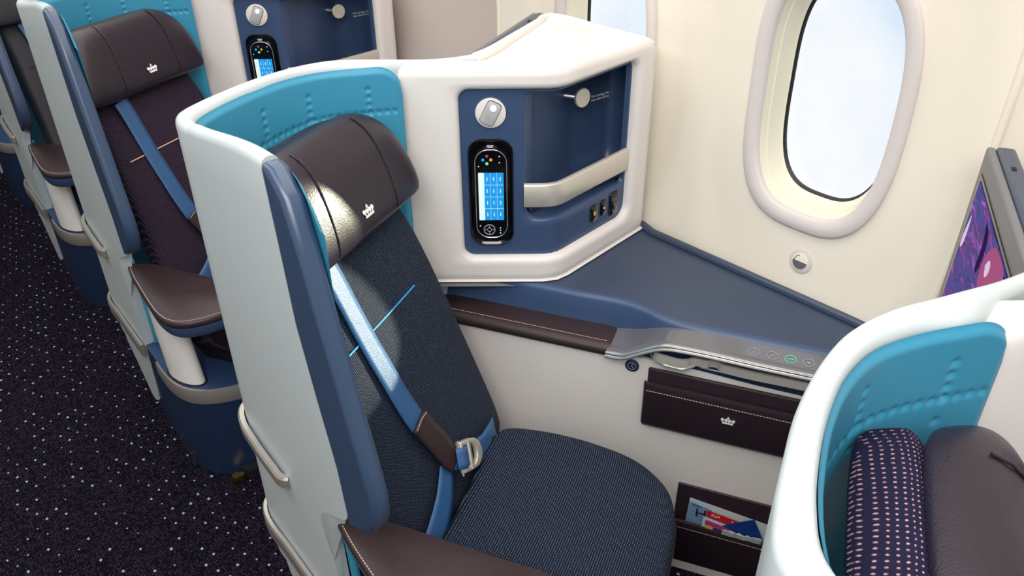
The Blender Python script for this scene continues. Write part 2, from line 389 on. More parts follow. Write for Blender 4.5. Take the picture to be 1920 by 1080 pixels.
for i in NW:
    xc = WX0+WDX*i; rings = []
    blank = i in (-2, -3)
    for k in range(19):
        t = (k/18)**1.2; ring = []
        for a in angs:
            ix, iz = sup(0.160, 0.262, a)
            if blank: ix, iz = ix*.01, iz*.01
            c, s = math.cos(a), math.sin(a)
            q = min((WDX/2)/abs(c) if abs(c) > 1e-6 else 9e9, (zt_ if s > 0 else zb_)/s if abs(s) > 1e-6 else 9e9)
            ox, oz = c*q, s*q
            ring.append(wallpt(xc+ix+(ox-ix)*t, WZ+iz+(oz-iz)*t, xc))
        rings.append(ring)
    grid(bm, rings, True)
bmesh.ops.remove_doubles(bm, verts=bm.verts, dist=0.0005)
tags(finish('wall_right', bm, 'cream', sharp=60), kind='structure')
def wring(hx_, hz_, y, xc, zc=WZ, n=96):
    return [V((xc+sup(hx_, hz_, 2*PI*j/n)[0], y+(wy(zc+sup(hx_, hz_, 2*PI*j/n)[1])-1.392), zc+sup(hx_, hz_, 2*PI*j/n)[1])) for j in range(n)]
for num, i in enumerate([i for i in NW if i not in (-2, -3)]):
    xc = WX0+WDX*i
    root = thing('window_%d' % (num+1), 'x', 'x', (xc, 1.40, WZ)); del root['label']; del root['category']; root['kind'] = 'structure'
    bm = bmesh.new(); grid(bm, [wring(.168, .267, 1.406, xc), wring(.168, .267, 1.394, xc), wring(.1645, .2635, 1.3905, xc), wring(.141, .238, 1.393, xc), wring(.137, .234, 1.398, xc), wring(.137, .234, 1.406, xc)], True)
    finish('window_frame', bm, 'bezel', root, sharp=70)
    bm = bmesh.new(); grid(bm, [wring(.138, .235, 1.404, xc), wring(.135, .232, 1.420, xc), wring(.1335, .2305, 1.424, xc), wring(.1305, .2275, 1.424, xc), wring(.1295, .2265, 1.428, xc), wring(.1255, .221, 1.458, xc), wring(.120, .215, 1.462, xc)], True)
    finish('reveal', bm, 'reveal', root, sharp=50)
    bm = bmesh.new(); grid(bm, [wring(.1255, .2205, 1.460, xc), wring(.120, .214, 1.466, xc), wring(.116, .210, 1.470, xc)], True)
    finish('gasket', bm, 'gasket', root)
    bm = bmesh.new(); r = wring(.120, .214, 1.468, xc); bm.faces.new([bm.verts.new(p) for p in r]); finish('pane', bm, 'glass', root)
# soft beads where the sidewall panels meet
n_ = 1
for x in (-2.96, -1.755, -.462, .74):
    bm = bmesh.new(); tube(bm, [(x+(.05*(k/16) if x > -.5 else 0), wy(.65+k*.1)-.001, .65+k*.1) for k in range(17)], 0.007, 10)
    tags(finish('trim_%d' % n_, bm, 'cream'), kind='structure'); n_ += 1
# shade on the sidewall between two seams, put in as a darker panel
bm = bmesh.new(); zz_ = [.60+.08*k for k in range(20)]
grid(bm, [[V((x, wy(z)-.004, z)) for z in zz_] for x in (-2.95, -2.6, -2.2, -1.762)]); solid(finish('trim_%d' % n_, bm, 'wallshade'), .003, 0)['kind'] = 'structure'

# round dimming button below the big window
bt = thing('window_dimmer', 'round dimming button on the sidewall below the large window', 'button', (-.735, wy(.715)+.009, .715))
bc_ = V((-.735, wy(.715)+.008, .715)); bd = V((0, -1, .15)).normalized(); bx = V((1, 0, 0)); by = bd.cross(bx)*-1
bm = bmesh.new(); disc(bm, bc_, bd, .0255, .0030, 40, rim=.4); finish('ring', bm, 'bezel', bt, sharp=50)
bm = bmesh.new(); disc(bm, bc_+bd*.002, bd, .0185, .0022, 36); fc_ = finish('face', bm, 'cream', bt, sharp=50)
bm = bmesh.new(); up_ = bx.cross(bd); up_ = up_ if up_.z > 0 else -up_
prism(bm, [bc_+bd*.0043+(bx*math.cos(a)+up_*math.sin(a))*.0165 for a in [PI+PI*k/16 for k in range(17)]], bd*.0006); finish('dark_half', bm, 'gloss', bt, fc_)
bm = bmesh.new()
for k in range(5): disc(bm, bc_+bd*.0043+(bx*math.cos(PI*(.62+.085*k))+up_*math.sin(PI*(.62+.085*k)))*.0135, bd, .0012, .0004, 10)
finish('level_dots', bm, 'dark', bt, fc_)

# ================================================================== one suite, built once at row "near"
# --- face of the side console, followed in plan: A -> bend B -> E
FA, FB, FE = V((-1.290, 0.782, 0)), V((-1.100, 1.012, 0)), V((-1.151, 1.338, 0))
fd1 = (FB-FA).normalized(); fd2 = (FE-FB).normalized(); LA = (FB-FA).length; LB = (FE-FB).length
def rotn(d): return V((d.y, -d.x, 0))
RT = 0.055
ang = fd1.angle(fd2); TL = RT*math.tan(ang/2); ARC = RT*ang
U1 = LA-TL; U2 = U1+ARC; UEND = U2+LB-TL
CEN = FA+fd1*U1 - rotn(fd1)*RT
def fp(u, z, d=0.0):
    """point of the console face: u along the face, z up, d out of the face"""
    if u <= U1: p, n = FA+fd1*u, rotn(fd1)
    elif u < U2:
        a = (u-U1)/RT; n = Matrix.Rotation(a, 3, 'Z') @ rotn(fd1); p = CEN+n*RT
    else: p, n = FB+fd2*(u-U2+TL), rotn(fd2)
    q = p+n*d; return V((q.x, q.y, z - .010*sm(.30, .60, u)*sm(1.074, 1.10, z)))
FN = rotn(fd1)

PROTO = []            # every thing of the near row, for copying
def T(*a, **k):
    o = thing(*a, **k); PROTO.append(o); return o

# ---------------------------------------------------------------- seat shell
OUT = [(-1.150, .330), (-1.205, .332), (-1.236, .344), (-1.262, .380), (-1.287, .428), (-1.311, .480), (-1.331, .545), (-1.341, .607), (-1.336, .668), (-1.326, .728), (-1.316, .790), (-1.306, .850), (-1.299, .905), (-1.290, .960)]
INN = [(-1.120, .358), (-1.185, .360), (-1.208, .372), (-1.238, .408), (-1.264, .452), (-1.288, .503), (-1.304, .555), (-1.308, .605), (-1.296, .655), (-1.270, .715), (-1.250, .758)]
shell = T('seat_shell', 'white privacy shell with teal lining, nearest one shown whole in the middle', 'seat shell', (-1.0, 0.45, 0), group='privacy shells along the aisle')
XF = [(0.04, -1.02), (0.055, -.975), (0.075, -.95), (0.15, -.925), (0.25, -.90), (0.30, -.893), (0.36, -.885), (0.42, -.885), (0.48, -.895), (0.52, -.912), (0.545, -.915), (0.565, -.895), (0.59, -.855), (0.615, -.81), (0.64, -.80), (0.728, -.812), (0.84, -.842), (0.952, -.868), (1.035, -.874), (1.18, -.888)]
def interp(tab, x):
    if x <= tab[0][0]: return tab[0][1]
    for (a, b), (c, d) in zip(tab, tab[1:]):
        if x <= c: return b+(d-b)*(x-a)/(c-a)
    return tab[-1][1]
def ztop(x): return 1.143 + 0.037*sm(-1.21, -.89, x)
def zbot(x): return 0.20 - 0.15*sm(-1.22, -.97, x)
zs = [0.0, .02, .045, .08, .12, .16, .2, .24, .28, .32, .36, .4, .42, .44, .455, .47, .485, .5, .515, .53, .55, .58, .62, .66, .7, .75, .8, .85, .9, .95, 1.0]
bm = bmesh.new(); rows = []
def section(po, pi_, zb2, zt, zlist):
    """closed wall section: up the outside, round over the rim, down the inside"""
    po, pi_ = V((po[0], po[1], 0)), V((pi_[0], pi_[1], 0)); t = pi_-po; h = min(.014, t.length*.5)
    up = [po+Z*(zb2+(zt-h-zb2)*z) for z in zlist]
    cap = [po+t*(.5-.5*math.cos(a))+Z*(zt-h+h*math.sin(a)) for a in [PI*k/8 for k in range(1, 8)]]
    dn = [pi_+Z*(zb2+(zt-h-zb2)*z) for z in reversed(zlist)]
    return up+cap+dn
cols = []
for k in range(15):
    s_ = k/14; pts = []
    def xat(z, x1=-1.150):
        xf = interp(XF, z); return xf+(x1-xf)*s_
    x0 = xat(1.1); zt, zb2 = ztop(x0), zbot(xat(.12))
    sec = section((0, .330), (0, .356), zb2, zt, zs)
    cols.append([V((xat(p.z), p.y, p.z)) for p in sec])
OP = smooth_path([(x, y, 0) for x, y in OUT], 5); 
IP = smooth_path([(-1.150, .356, 0), (-1.186, .356, 0), (-1.214, .368, 0), (-1.242, .402, 0), (-1.269, .448, 0), (-1.293, .500, 0), (-1.310, .553, 0), (-1.315, .607, 0), (-1.304, .660, 0), (-1.280, .722, 0), (-1.284, .775, 0), (-1.284, .84, 0), (-1.278, .90, 0), (-1.272, .955, 0)], 5)
for p, q in zip(OP[1:], IP[1:]):
    zt = 1.143-.033*sm(.64, .93, p.y); zb2 = 0.20 if p.y < .36 else 0.20-0.12*sm(.36, .5, p.y)
    cols.append(section(p, q, zb2, zt, zs))
bm = bmesh.new(); vs_ = grid(bm, cols); bm.faces.new(vs_[0]); bm.faces.new(vs_[-1])
for a, b in zip(vs_, vs_[1:]):
    try: bm.faces.new((a[0], b[0], b[-1], a[-1]))
    except ValueError: pass
OUTER = finish('outer_shell', bm, 'shell', shell, sharp=50)
# blue wing pad
right = [(-.862, 1.174), (-.831, 1.145), (-.806, 1.075), (-.784, .992), (-.760, .915), (-.740, .845), (-.722, .79), (-.709, .743), (-.707, .715), (-.712, .688), (-.724, .665), (-.745, .645), (-.77, .632)]
left = [(-.800, .617), (-.812, .728), (-.842, .84), (-.868, .952), (-.874, 1.035), (-.886, 1.178)]
bm = bmesh.new(); prism(bm, [(x, .3275, z) for x, z in right+left], (0, .030, 0))
o = finish('wing_pad', bm, 'strip', shell); bev(o, 0.009, 4)
# teal lining with rows of pressed dimples
TP = smooth_path([(-.80, .360, 0), (-.95, .360, 0), (-1.09, .360, 0)]+[(x, y, 0) for x, y in INN[1:]], 24)
cum = [0.0]
for a, b in zip(TP, TP[1:]): cum.append(cum[-1]+(b-a).length)
k0 = min(range(len(TP)), key=lambda i: (TP[i]-V((-1.203, .362, 0))).length); s_off = cum[k0]
def at_s(s):
    for i in range(len(cum)-1):
        if s <= cum[i+1]:
            t = (s-cum[i])/(cum[i+1]-cum[i]); p = TP[i].lerp(TP[i+1], t)
            a = TP[min(i+2, len(TP)-1)]-TP[max(i-1, 0)]; a.normalize(); return p, V((a.y, -a.x, 0))
    a = (TP[-1]-TP[-2]).normalized(); return TP[-1], V((a.y, -a.x, 0))
DMP = [(s_off+.150+.0148*i, 1.035+.012*min(1, i/9)) for i in range(19)]
for b_ in (.163, .261, .370): DMP += [(s_off+b_, 1.033+.0145*j) for j in (-1, 1, 2, 3, 4)]
smax = cum[-1]; sv = []; s = 0.0
while s < smax: sv.append(s); s += 0.0026 if s > s_off+.12 else 0.02
sv.append(smax)
zv = [.30+.05*i for i in range(14)]+[.99+.0026*i for i in range(57)]
rows = []
for s in sv:
    p, nrm = at_s(s); col = []
    u = (smax-s); zt = 1.130 - (0.045-math.sqrt(max(0, .045**2-(.045-u)**2)) if u < .045 else 0)
    if s < s_off-.03: zt = ztop(p.x)-.010
    if s < .06: zt -= .06*(1-s/.06)**1.6
    zlo = .66-.36*sm(-.87, -.95, p.x)
    for z in zv:
        zz = .30+(z-.30)/(zv[-1]-.30)*(zt-.30) if s < s_off+.1 or u < .05 else z*(1) if z < .99 else .99+(z-.99)/(zv[-1]-.99)*(zt-.99)
        if zlo > .31: zz = zlo+(z-.30)/(zv[-1]-.30)*(zt-zlo)
        d = 0
        if s > s_off+.12 and .99 < zz < 1.11:
            for a, b in DMP:
                q = ((s-a)**2+(zz-b)**2)/(.0042**2)
                if q < 6: d += .0038*math.exp(-q)
        x = p + nrm*0.0
        # nrm points to the aisle side or out of the cabin: push away from the seat
        out = nrm if (V((-1.0, .75, 0))-p).dot(nrm) < 0 else -nrm
        edge = .006*sm(.012, 0, zt-zz)+.006*sm(.012, 0, u)
        col.append(V((p.x, p.y, 0))+out*(d+edge)+Z*zz)
    rows.append(col)
bm = bmesh.new(); grid(bm, rows); finish('inner_lining', bm, 'teal', shell, sharp=80)
# lining behind the lower front edge: blue line under the notch
bm = bmesh.new(); tube(bm, smooth_path([(-.915, .359, .548), (-.890, .359, .50), (-.880, .359, .42), (-.880, .359, .33), (-.886, .359, .305)], 5), .008, 8); finish('lower_edge_trim', bm, 'teal', shell)
def bumper(name, pts, hgt, thick, m, root):
    bm = bmesh.new(); P = smooth_path(pts, 6); rings = []
    for i, p in enumerate(P):
        t = (P[min(i+1, len(P)-1)]-P[max(i-1, 0)]); t.z = 0; t.normalize(); n = V((t.y, -t.x, 0))
        if n.dot(V((0, -1, 0))+V((-.3, 0, 0))*(1 if p.x < -1.2 else 0)) < 0 and name != 'plinth_band': n = -n
        rings.append([p-Z*hgt/2, p-Z*hgt/2+n*thick*.7, p-Z*hgt*.35+n*thick, p+Z*hgt*.35+n*thick, p+Z*hgt/2+n*thick*.7, p+Z*hgt/2])
    loft(bm, rings); return finish(name, bm, m, root, sharp=25)
bumper('bumper_handle', [(-1.250, .366, .548), (-1.236, .343, .548), (-1.205, .329, .545), (-1.15, .325, .537), (-1.07, .325, .527), (-1.045, .327, .524), (-1.038, .334, .523)], .026, .012, 'bumper', shell)
bumper('bumper_strip', [(-1.262, .380, .285), (-1.238, .344, .285), (-1.207, .330, .283), (-1.10, .328, .280), (-.98, .327, .279), (-.905, .327, .278)], .040, .010, 'bumper', shell)
# plinth
pl_top = smooth_path([(-1.10, .340, 0), (-.95, .332, 0), (-.80, .329, 0), (-.725, .329, 0), (-.675, .336, 0), (-.630, .356, 0), (-.597, .393, 0), (-.577, .440, 0), (-.562, .50, 0), (-.545, .60, 0), (-.53, .70, 0)], 6)
ring = pl_top+[V((-.95, .90, 0)), V((-1.22, .70, 0)), V((-1.22, .45, 0))]
bm = bmesh.new()
def lower(p, t):        # towards the floor the front corner pulls in slightly and squares off
    return V((p.x-0.010*t, p.y+0.006*t, 0))
loft(bm, [[lower(p, 1)+Z*.0 for p in ring], [lower(p, .9)+Z*.035 for p in ring], [lower(p, .75)+Z*.05 for p in ring], [p+Z*.25 for p in ring], [p+Z*.297 for p in ring]])
finish('plinth', bm, 'navy', shell, sharp=40)
bm = bmesh.new(); loft(bm, [[p+Z*.2975 for p in ring], [p+Z*.3005 for p in ring]]); finish('plinth_top', bm, 'basetop', shell, sharp=40)
bumper('plinth_band', [tuple(p+Z*.279) for p in pl_top[12::3]], .044, .006, 'bumper', shell)
bm = bmesh.new(); box(bm, (-.567, .455, .016), (.03, .008, 0), (.012, .075, 0), (0, 0, .034)); finish('floor_track_gap', bm, 'dark', shell, smooth=False)
bm = bmesh.new(); disc(bm, (-.580, .395, 0.001), Z, .012, .018, 14); disc(bm, (-.565, .405, 0.001), Z, .008, .028, 12); finish('floor_fitting', bm, 'brass', shell)

# ---------------------------------------------------------------- side console
cons = T('side_console', 'white and blue side console beside the navy seat, wide cream tray on top', 'side console', (-1.25, 1.05, 0.645), group='side consoles by the windows')
def fring(x0, x1, z0, z1, rad, d): return [fp(u, z, d) for u, z in rrect(x0, x1, z0, z1, rad)]
UO0, UO1 = -0.030, UEND
HL, HR, HB, HT = .106, U2+LB-TL-.072, .706, 1.072
bm = bmesh.new()
def mixring(a, b, t): return [(p[0]+(q[0]-p[0])*t, p[1]+(q[1]-p[1])*t) for p, q in zip(a, b)]
ro = rrect(UO0, UO1, .648, 1.116, (.012, .012, .03, .03)); rh = rrect(HL-.010, HR+.010, HB-.010, HT+.010, (.03, .04, .03, .03)); rh2 = rrect(HL, HR, HB, HT, (.022, .032, .022, .022))
rings = [[fp(u, z, -.03) for u, z in ro], [fp(u, z, .002) for u, z in ro]]
ri = rrect(UO0+.005, UO1-.005, .652, 1.112, (.012, .012, .03, .03)); rings.append([fp(u, z, .010) for u, z in ri])
ri2 = rrect(UO0+.016, UO1-.012, .660, 1.100, (.02, .02, .03, .03))
for t in (0, .25, .5, .75, 1): rings.append([fp(u, z, .014) for u, z in mixring(ri2, rh, t)])
rings += [[fp(u, z, .010) for u, z in mixring(rh, rh2, .6)], [fp(u, z, .004) for u, z in rh2], [fp(u, z, -.012) for u, z in rh2]]
grid(bm, rings, True); finish('front_frame', bm, 'frame', cons, sharp=50)
bm = bmesh.new(); rb = [rrect(UO0+.002, UO1, .634, .652, .006)]
grid(bm, [[fp(u, z, -.02) for u, z in rb[0]], [fp(u, z, .012) for u, z in rb[0]], [fp(u, z, .017) for u, z in rrect(UO0+.005, UO1-.002, .638, .649, .004)]], True)
finish('base_lip', bm, 'frame', cons, sharp=60)
# housing: top tray, side and rear walls
CD, CE, CJ = V((-1.462, 1.318, 0)), V((-1.278, .968, 0)), V((-1.292, .830, 0))
front = [fp(UO0+.004+(UO1-UO0-.008)*i/24, 0, .006) for i in range(25)]
poly = front+[CD, CE+V((.004, .004, 0)), CE, V((-1.284, .90, 0)), CJ]
bm = bmesh.new(); loft(bm, [[p+Z*1.080 for p in poly], [p+Z*1.097 for p in poly]]); o = finish('top_tray', bm, 'frame', cons); bev(o, .006, 3)
def wallstrip(bm, pts, z0, z1, t):
    for a, b in zip(pts, pts[1:]):
        d = (b-a).normalized(); n = V((-d.y, d.x, 0))*t
        prism(bm, [a-d*t/2+Z*z0, b+d*t/2+Z*z0, b+d*t/2+Z*z1, a-d*t/2+Z*z1], n)
bm = bmesh.new(); wallstrip(bm, [FE+V((-.012, -.003, 0)), CD+V((0, .008, 0))], .65, 1.095, .004); wallstrip(bm, [CD, CE, CJ], .65, 1.095, .012)
finish('side_walls', bm, 'frame', cons, smooth=False)
bm = bmesh.new()
def zrim(p): return 1.112+.012*sm(-1.30, -1.42, p.x)
rim = smooth_path([fp(UO1-.016, 0, -.006)+Z*1.092, V((-1.180, 1.325, 1.091)), V((-1.30, 1.325, 1.091)), V((-1.437, 1.322, 1.093)), V((-1.459, 1.305, 1.094)), V((-1.43, 1.250, 1.095)), V((-1.36, 1.12, 1.098)), V((-1.29, .985, 1.101)), V((-1.280, .95, 1.101))], 6)
tube(bm, rim, .012, 12); finish('tray_rim', bm, 'frame', cons)
# blue fascia with the storage opening
NL, NR, NB, NT = .236, HR-.006, .788, 1.064
r1 = rrect(HL-.004, HR+.004, HB-.004, HT+.004, (.022, .032, .022, .022)); r2 = rrect(NL, NR, NB, NT, (.022, .01, .01, .016))
bm = bmesh.new(); rings = [[fp(u, z, -.004) for u, z in mixring(r1, r2, t)] for t in (0, .2, .4, .6, .8, .96)]
rings += [[fp(u, z, -.006) for u, z in r2], [fp(u, z, -.014) for u, z in rrect(NL+.003, NR-.002, NB+.003, NT-.002, (.022, .01, .01, .016))]]
grid(bm, rings, True); finish('blue_fascia', bm, 'blue', cons, sharp=50)
KX = V((-1.255, 1.195, 0)); RX = V((-1.248, 1.312, 0))
plan = [fp(NL+.002, 0, -.012)]+smooth_path([fp(NL+.012, 0, -.03), fp(NL+.02, 0, -.05), KX+V((.045, -.085, 0)), KX+V((.012, -.022, 0)), KX+V((.004, -.004, 0)), KX+V((.001, .014, 0)), KX+V((.001, .05, 0)), KX+V((.003, .088, 0)), RX, V((-1.215, 1.321, 0)), V((-1.168, 1.306, 0)), fp(NR+.006, 0, -.012)], 6)
bm = bmesh.new(); zz = [.800, .803, .812, .826]+[.85+.054*i for i in range(5)]
rows = []
cen = V((-1.18, 1.17, 0))
for z in zz:
    k = .012*(1-sm(.800, .824, z)); rows.append([p+(cen-p).normalized()*k+Z*z for p in plan])
grid(bm, rows)
fl = [bm.verts.new(p+(cen-p).normalized()*.012+Z*.800) for p in plan]; bm.faces.new(fl)
ce_ = [bm.verts.new(p+Z*1.066) for p in plan]; bm.faces.new(ce_)
finish('storage_niche', bm, 'blue', cons, sharp=50)
# recessed pocket under the band
bm = bmesh.new(); us = [NL+.002+(NR-NL-.004)*i/30 for i in range(31)]
grid(bm, [[fp(u, .789, -.012) for u in us], [fp(u, .792, -.03) for u in us], [fp(u, .800, -.05) for u in us], [fp(u, .826, -.055) for u in us]]); finish('niche_sill', bm, 'blue', cons)
# metal retaining band
bm = bmesh.new(); us = [NL-.003+(NR-NL+.006)*i/40 for i in range(41)]
loft(bm, [[fp(u, .821, -.006), fp(u, .821, .003), fp(u, .824, .005), fp(u, .869, .005), fp(u, .872, .003), fp(u, .872, -.006)] for u in us]); finish('retaining_band', bm, 'metal', cons, sharp=60)
# coat hook
HD = V((-1.205, 1.180, .990)); ha = V((1, .72, -.05)).normalized()
hook0 = V((-1.262, 1.135, .996))
bm = bmesh.new(); tube(bm, [hook0, HD], .0055, 10); finish('coat_hook', bm, 'chrome', cons)
hk = [o for o in C.objects if o.name.startswith('coat_hook')][0]
bm = bmesh.new(); disc(bm, HD-V((.002, 0, 0)), V((1, -.02, .05)), .021, .006, 36); finish('hook_disc', bm, 'metal', cons, hk)
# reading lamp
c = fp(.168, 1.023, -.004)
bm = bmesh.new(); disc(bm, c, FN, .030, .006, 40, rim=.3); lamp = finish('reading_lamp', bm, 'frame', cons, sharp=50)
e1 = (fd1*.45+Z*.9).normalized(); e2 = FN.cross(e1)
pts = rrect(-.024, .024, -.0145, .0145, .008, 6, 5); f_ = lambda k, d: [c+e1*x*k+e2*y*k+FN*d for x, y in pts]
bm = bmesh.new(); loft(bm, [f_(1.05, .003), f_(1.05, .0068)]); finish('lamp_gap', bm, 'dark', cons, lamp)
bm = bmesh.new(); loft(bm, [f_(1, .005), f_(1, .009), f_(.9, .0105)]); finish('lamp_head', bm, 'lampgrey', cons, lamp)
bm = bmesh.new(); disc(bm, c+e1*.013+FN*.0095, FN, .0065, .003, 20); finish('lamp_lens', bm, 'lens', cons, lamp)
# remote dock
uc, zc = .1655, .850
def stad(x0, x1, z0, z1, r, d): return [fp(uc+u, z, d) for u, z in rrect(x0, x1, z0, z1, r, 10, 8)]
bm = bmesh.new()
grid(bm, [stad(-.046, .046, .731, .969, .030, -.003), stad(-.0445, .0445, .7325, .9675, .029, .002), stad(-.042, .042, .735, .965, .028, .001), stad(-.038, .038, .740, .960, .026, -.0035)], True)
bm.faces.new([bm.verts.new(p) for p in stad(-.040, .040, .738, .962, .026, -.0025)])
dock = finish('remote_dock', bm, 'black', cons, sharp=50)
bm = bmesh.new(); prism(bm, [fp(uc+a, z, .000) for a, z in ((-.007, .957), (.007, .957), (.005, .952), (-.005, .952))], FN*.002); finish('dock_latch', bm, 'icon', cons, dock)
# sockets and buttons
def facebox(u, z, wu, hz, r, t, name, m, par=None, d0=-.004):
    r_ = rrect(-wu/2, wu/2, -hz/2, hz/2, r, 4, 5)
    bm = bmesh.new(); loft(bm, [[fp(u+a, z+b, d0) for a, b in r_], [fp(u+a, z+b, d0+t*.8) for a, b in r_], [fp(u+a*.95, z+b*.97, d0+t) for a, b in r_]])
    return finish(name, bm, m, cons, par, sharp=60)
def uof(y): return U2-TL+(y-FB.y)/fd2.y
b1 = facebox(uof(1.152), .751, .024, .040, .007, .004, 'headset_socket', 'black')
facebox(uof(1.152), .751, .007, .010, .002, .001, 'socket_icon', 'yellow', b1, .0)
b2 = facebox(uof(1.187), .752, .020, .038, .006, .004, 'usb_button', 'black')
facebox(uof(1.187), .752, .004, .004, .0015, .001, 'button_icon', 'white', b2, .0)
b3 = facebox(uof(1.227), .748, .032, .058, .006, .004, 'power_socket', 'black')
for dz, dw in ((.012, -.004), (.012, .004), (-.002, 0), (-.016, -.004), (-.016, .004)):
    facebox(uof(1.227+dw), .748+dz, .004, .007, .001, .0008, 'socket_hole', 'mon', b3, .0)
tn = V((1, -.03, 0)).normalized()
tx = V((-.003, 1, 0)); 
text_mesh('notice_text', 'No stowage during\ntaxi, take-off and landing', (-1.2500, 1.253, .962), V((.01, 1, -.0)), Z, .0086, 'white', cons)

# ---------------------------------------------------------------- remote control handset (lifts out of its dock)
rem = T('remote_control', 'black handset with lit blue screen, in the console beside the navy seat', 'remote control', tuple(fp(uc, .742, 0)), group='handsets in their docks')
def stm(root, name, x0, x1, z0, z1, r, d0, d1, m, par=None, rim=.0):
    bm = bmesh.new(); a = rrect(x0, x1, z0, z1, r, 8, 7)
    loft(bm, [[fp(uc+u, z, d0) for u, z in a], [fp(uc+u, z, d1) for u, z in a]]); return finish(name, bm, m, root, par, sharp=50)
body = stm(rem, 'body', -.032, .033, .752, .950, .028, -.006, .0055, 'black')
bm = bmesh.new(); a = rrect(-.0315, .0325, .7525, .9495, .028, 10, 10); tube(bm, [fp(uc+u, z, .006) for u, z in a+a[:1]], .0009, 6, False); finish('silver_rim', bm, 'chrome', rem, body)
stm(rem, 'screen', -.0145, .026, .7935, .900, .0012, .005, .0062, 'scrblue')
stm(rem, 'screen_bar', -.0255, -.0135, .7935, .900, .0012, .005, .0063, 'scrpale')
bm = bmesh.new()
for i in range(4):
    for j in range(3):
        u = -.0145+.0405*(j+.5)/3; z = .7935+.1065*(i+.5)/4
        prism(bm, [fp(uc+u-.0008, z-.004, .0062), fp(uc+u+.0008, z-.004, .0062), fp(uc+u+.0008, z+.004, .0062), fp(uc+u-.0008, z+.004, .0062)], FN*.0004)
for i in (1, 2, 3):
    z = .7935+.1065*i/4; prism(bm, [fp(uc-.0145, z-.0003, .0062), fp(uc+.026, z-.0003, .0062), fp(uc+.026, z+.0003, .0062), fp(uc-.0145, z+.0003, .0062)], FN*.0002)
for j in (1, 2):
    u = -.0145+.0405*j/3; prism(bm, [fp(uc+u-.0002, .7935, .0062), fp(uc+u+.0002, .7935, .0062), fp(uc+u+.0002, .900, .0062), fp(uc+u-.0002, .900, .0062)], FN*.0002)
finish('menu_icons', bm, 'scrpale', rem)
for nm, u, z, m in (('colour_button', -.007, .936, 'magenta'), ('colour_button', -.015, .928, 'scrblue'), ('colour_button', .001, .928, 'yellow'), ('colour_button', -.007, .920, 'green')):
    bm = bmesh.new(); disc(bm, fp(uc+u, z, .0055), FN, .0032, .0012, 14); finish(nm, bm, m, rem)
for u, z in ((.018, .935), (.018, .922), (-.024, .914), (-.024, .780), (.018, .775), (.018, .769), (.018, .763)):
    bm = bmesh.new(); disc(bm, fp(uc+u, z, .0055), FN, .0014, .001, 10); finish('key', bm, 'white', rem)
bm = bmesh.new(); ctr = fp(uc-.005, .771, .006)
tube(bm, [ctr+fd1*.0115*math.cos(i/24*2*PI)+Z*.0115*math.sin(i/24*2*PI) for i in range(25)], .0008, 6, False); tube(bm, [ctr+fd1*.0045*math.cos(i/16*2*PI)+Z*.0045*math.sin(i/16*2*PI) for i in range(17)], .0006, 6, False)
for dx, dz in ((.008, 0), (-.008, 0), (0, .008), (0, -.008)): disc(bm, ctr+fd1*dx+Z*dz, FN, .001, .0006, 8)
finish('direction_pad', bm, 'icon', rem)

# ---------------------------------------------------------------- monitor for the seat behind, on the back of the console
MC = L(-.660, 1.872, 1.100)          # far top corner; the screen faces the seat behind (-S) and hangs towards the aisle (-W)
mon = T('seat_monitor', 'grey monitor behind the console of the navy seat, only its dark top edge showing', 'monitor', tuple(MC-W*.2-Z*.3), group='monitors facing the seats')
def mp_(w_, z_, d): return MC - W*w_ + Z*z_ - S*d
bm = bmesh.new(); prism(bm, [mp_(0, .002, .0), mp_(.36, .002, .0), mp_(.36, -.33, .0), mp_(0, -.33, .0)], S*.028); o = finish('housing', bm, 'montop', mon); bev(o, .006, 3)
bm = bmesh.new(); prism(bm, [mp_(0, .0, .012), mp_(.41, .0, .012), mp_(.41, -.33, .012), mp_(0, -.33, .012)], S*.012); o = finish('bezel', bm, 'mon', mon); bev(o, .004, 3)
bm = bmesh.new(); prism(bm, [mp_(.028, -.034, .0125), mp_(.40, -.034, .0125), mp_(.40, -.295, .0125), mp_(.028, -.295, .0125)], -S*.0012); g_ = finish('screen_border', bm, 'black', mon, smooth=False)
bm = bmesh.new(); prism(bm, [mp_(.042, -.041, .0138), mp_(.392, -.041, .0138), mp_(.392, -.285, .0138), mp_(.042, -.285, .0138)], -S*.0008); g_ = finish('screen', bm, 'film', mon, smooth=False)
bm = bmesh.new(); prism(bm, [mp_(.085, .0025, -.010), mp_(.097, .0025, -.010), mp_(.097, .0025, -.016), mp_(.085, .0025, -.016)], Z*.0008); finish('camera_slot', bm, 'dark', mon, smooth=False)
def blob(name, m, pts, d):
    bm = bmesh.new(); prism(bm, [mp_(q.x, q.y, .0146) for q in smooth_path([(x, y, 0) for x, y in pts+pts[:1]], 5)[:-1]], -S*d); return finish(name, bm, m, mon, g_, smooth=False)
blob('picture_shape', 'filmskin', [(.26, -.045), (.30, -.043), (.335, -.05), (.33, -.075), (.28, -.10), (.225, -.12), (.215, -.09), (.235, -.06)], .0003)
blob('picture_shape', 'filmdark', [(.335, -.045), (.365, -.05), (.36, -.10), (.335, -.085), (.342, -.06)], .0004)
blob('picture_shape', 'filmhi', [(.235, -.085), (.25, -.070), (.262, -.075), (.250, -.095)], .0005)
blob('picture_shape', 'filmdark', [(.165, -.05), (.20, -.06), (.205, -.10), (.19, -.12), (.185, -.08)], .0003)
blob('picture_shape', 'filmhi', [(.062, -.09), (.066, -.095), (.052, -.15), (.048, -.146)], .0003)
SCREEN = g_

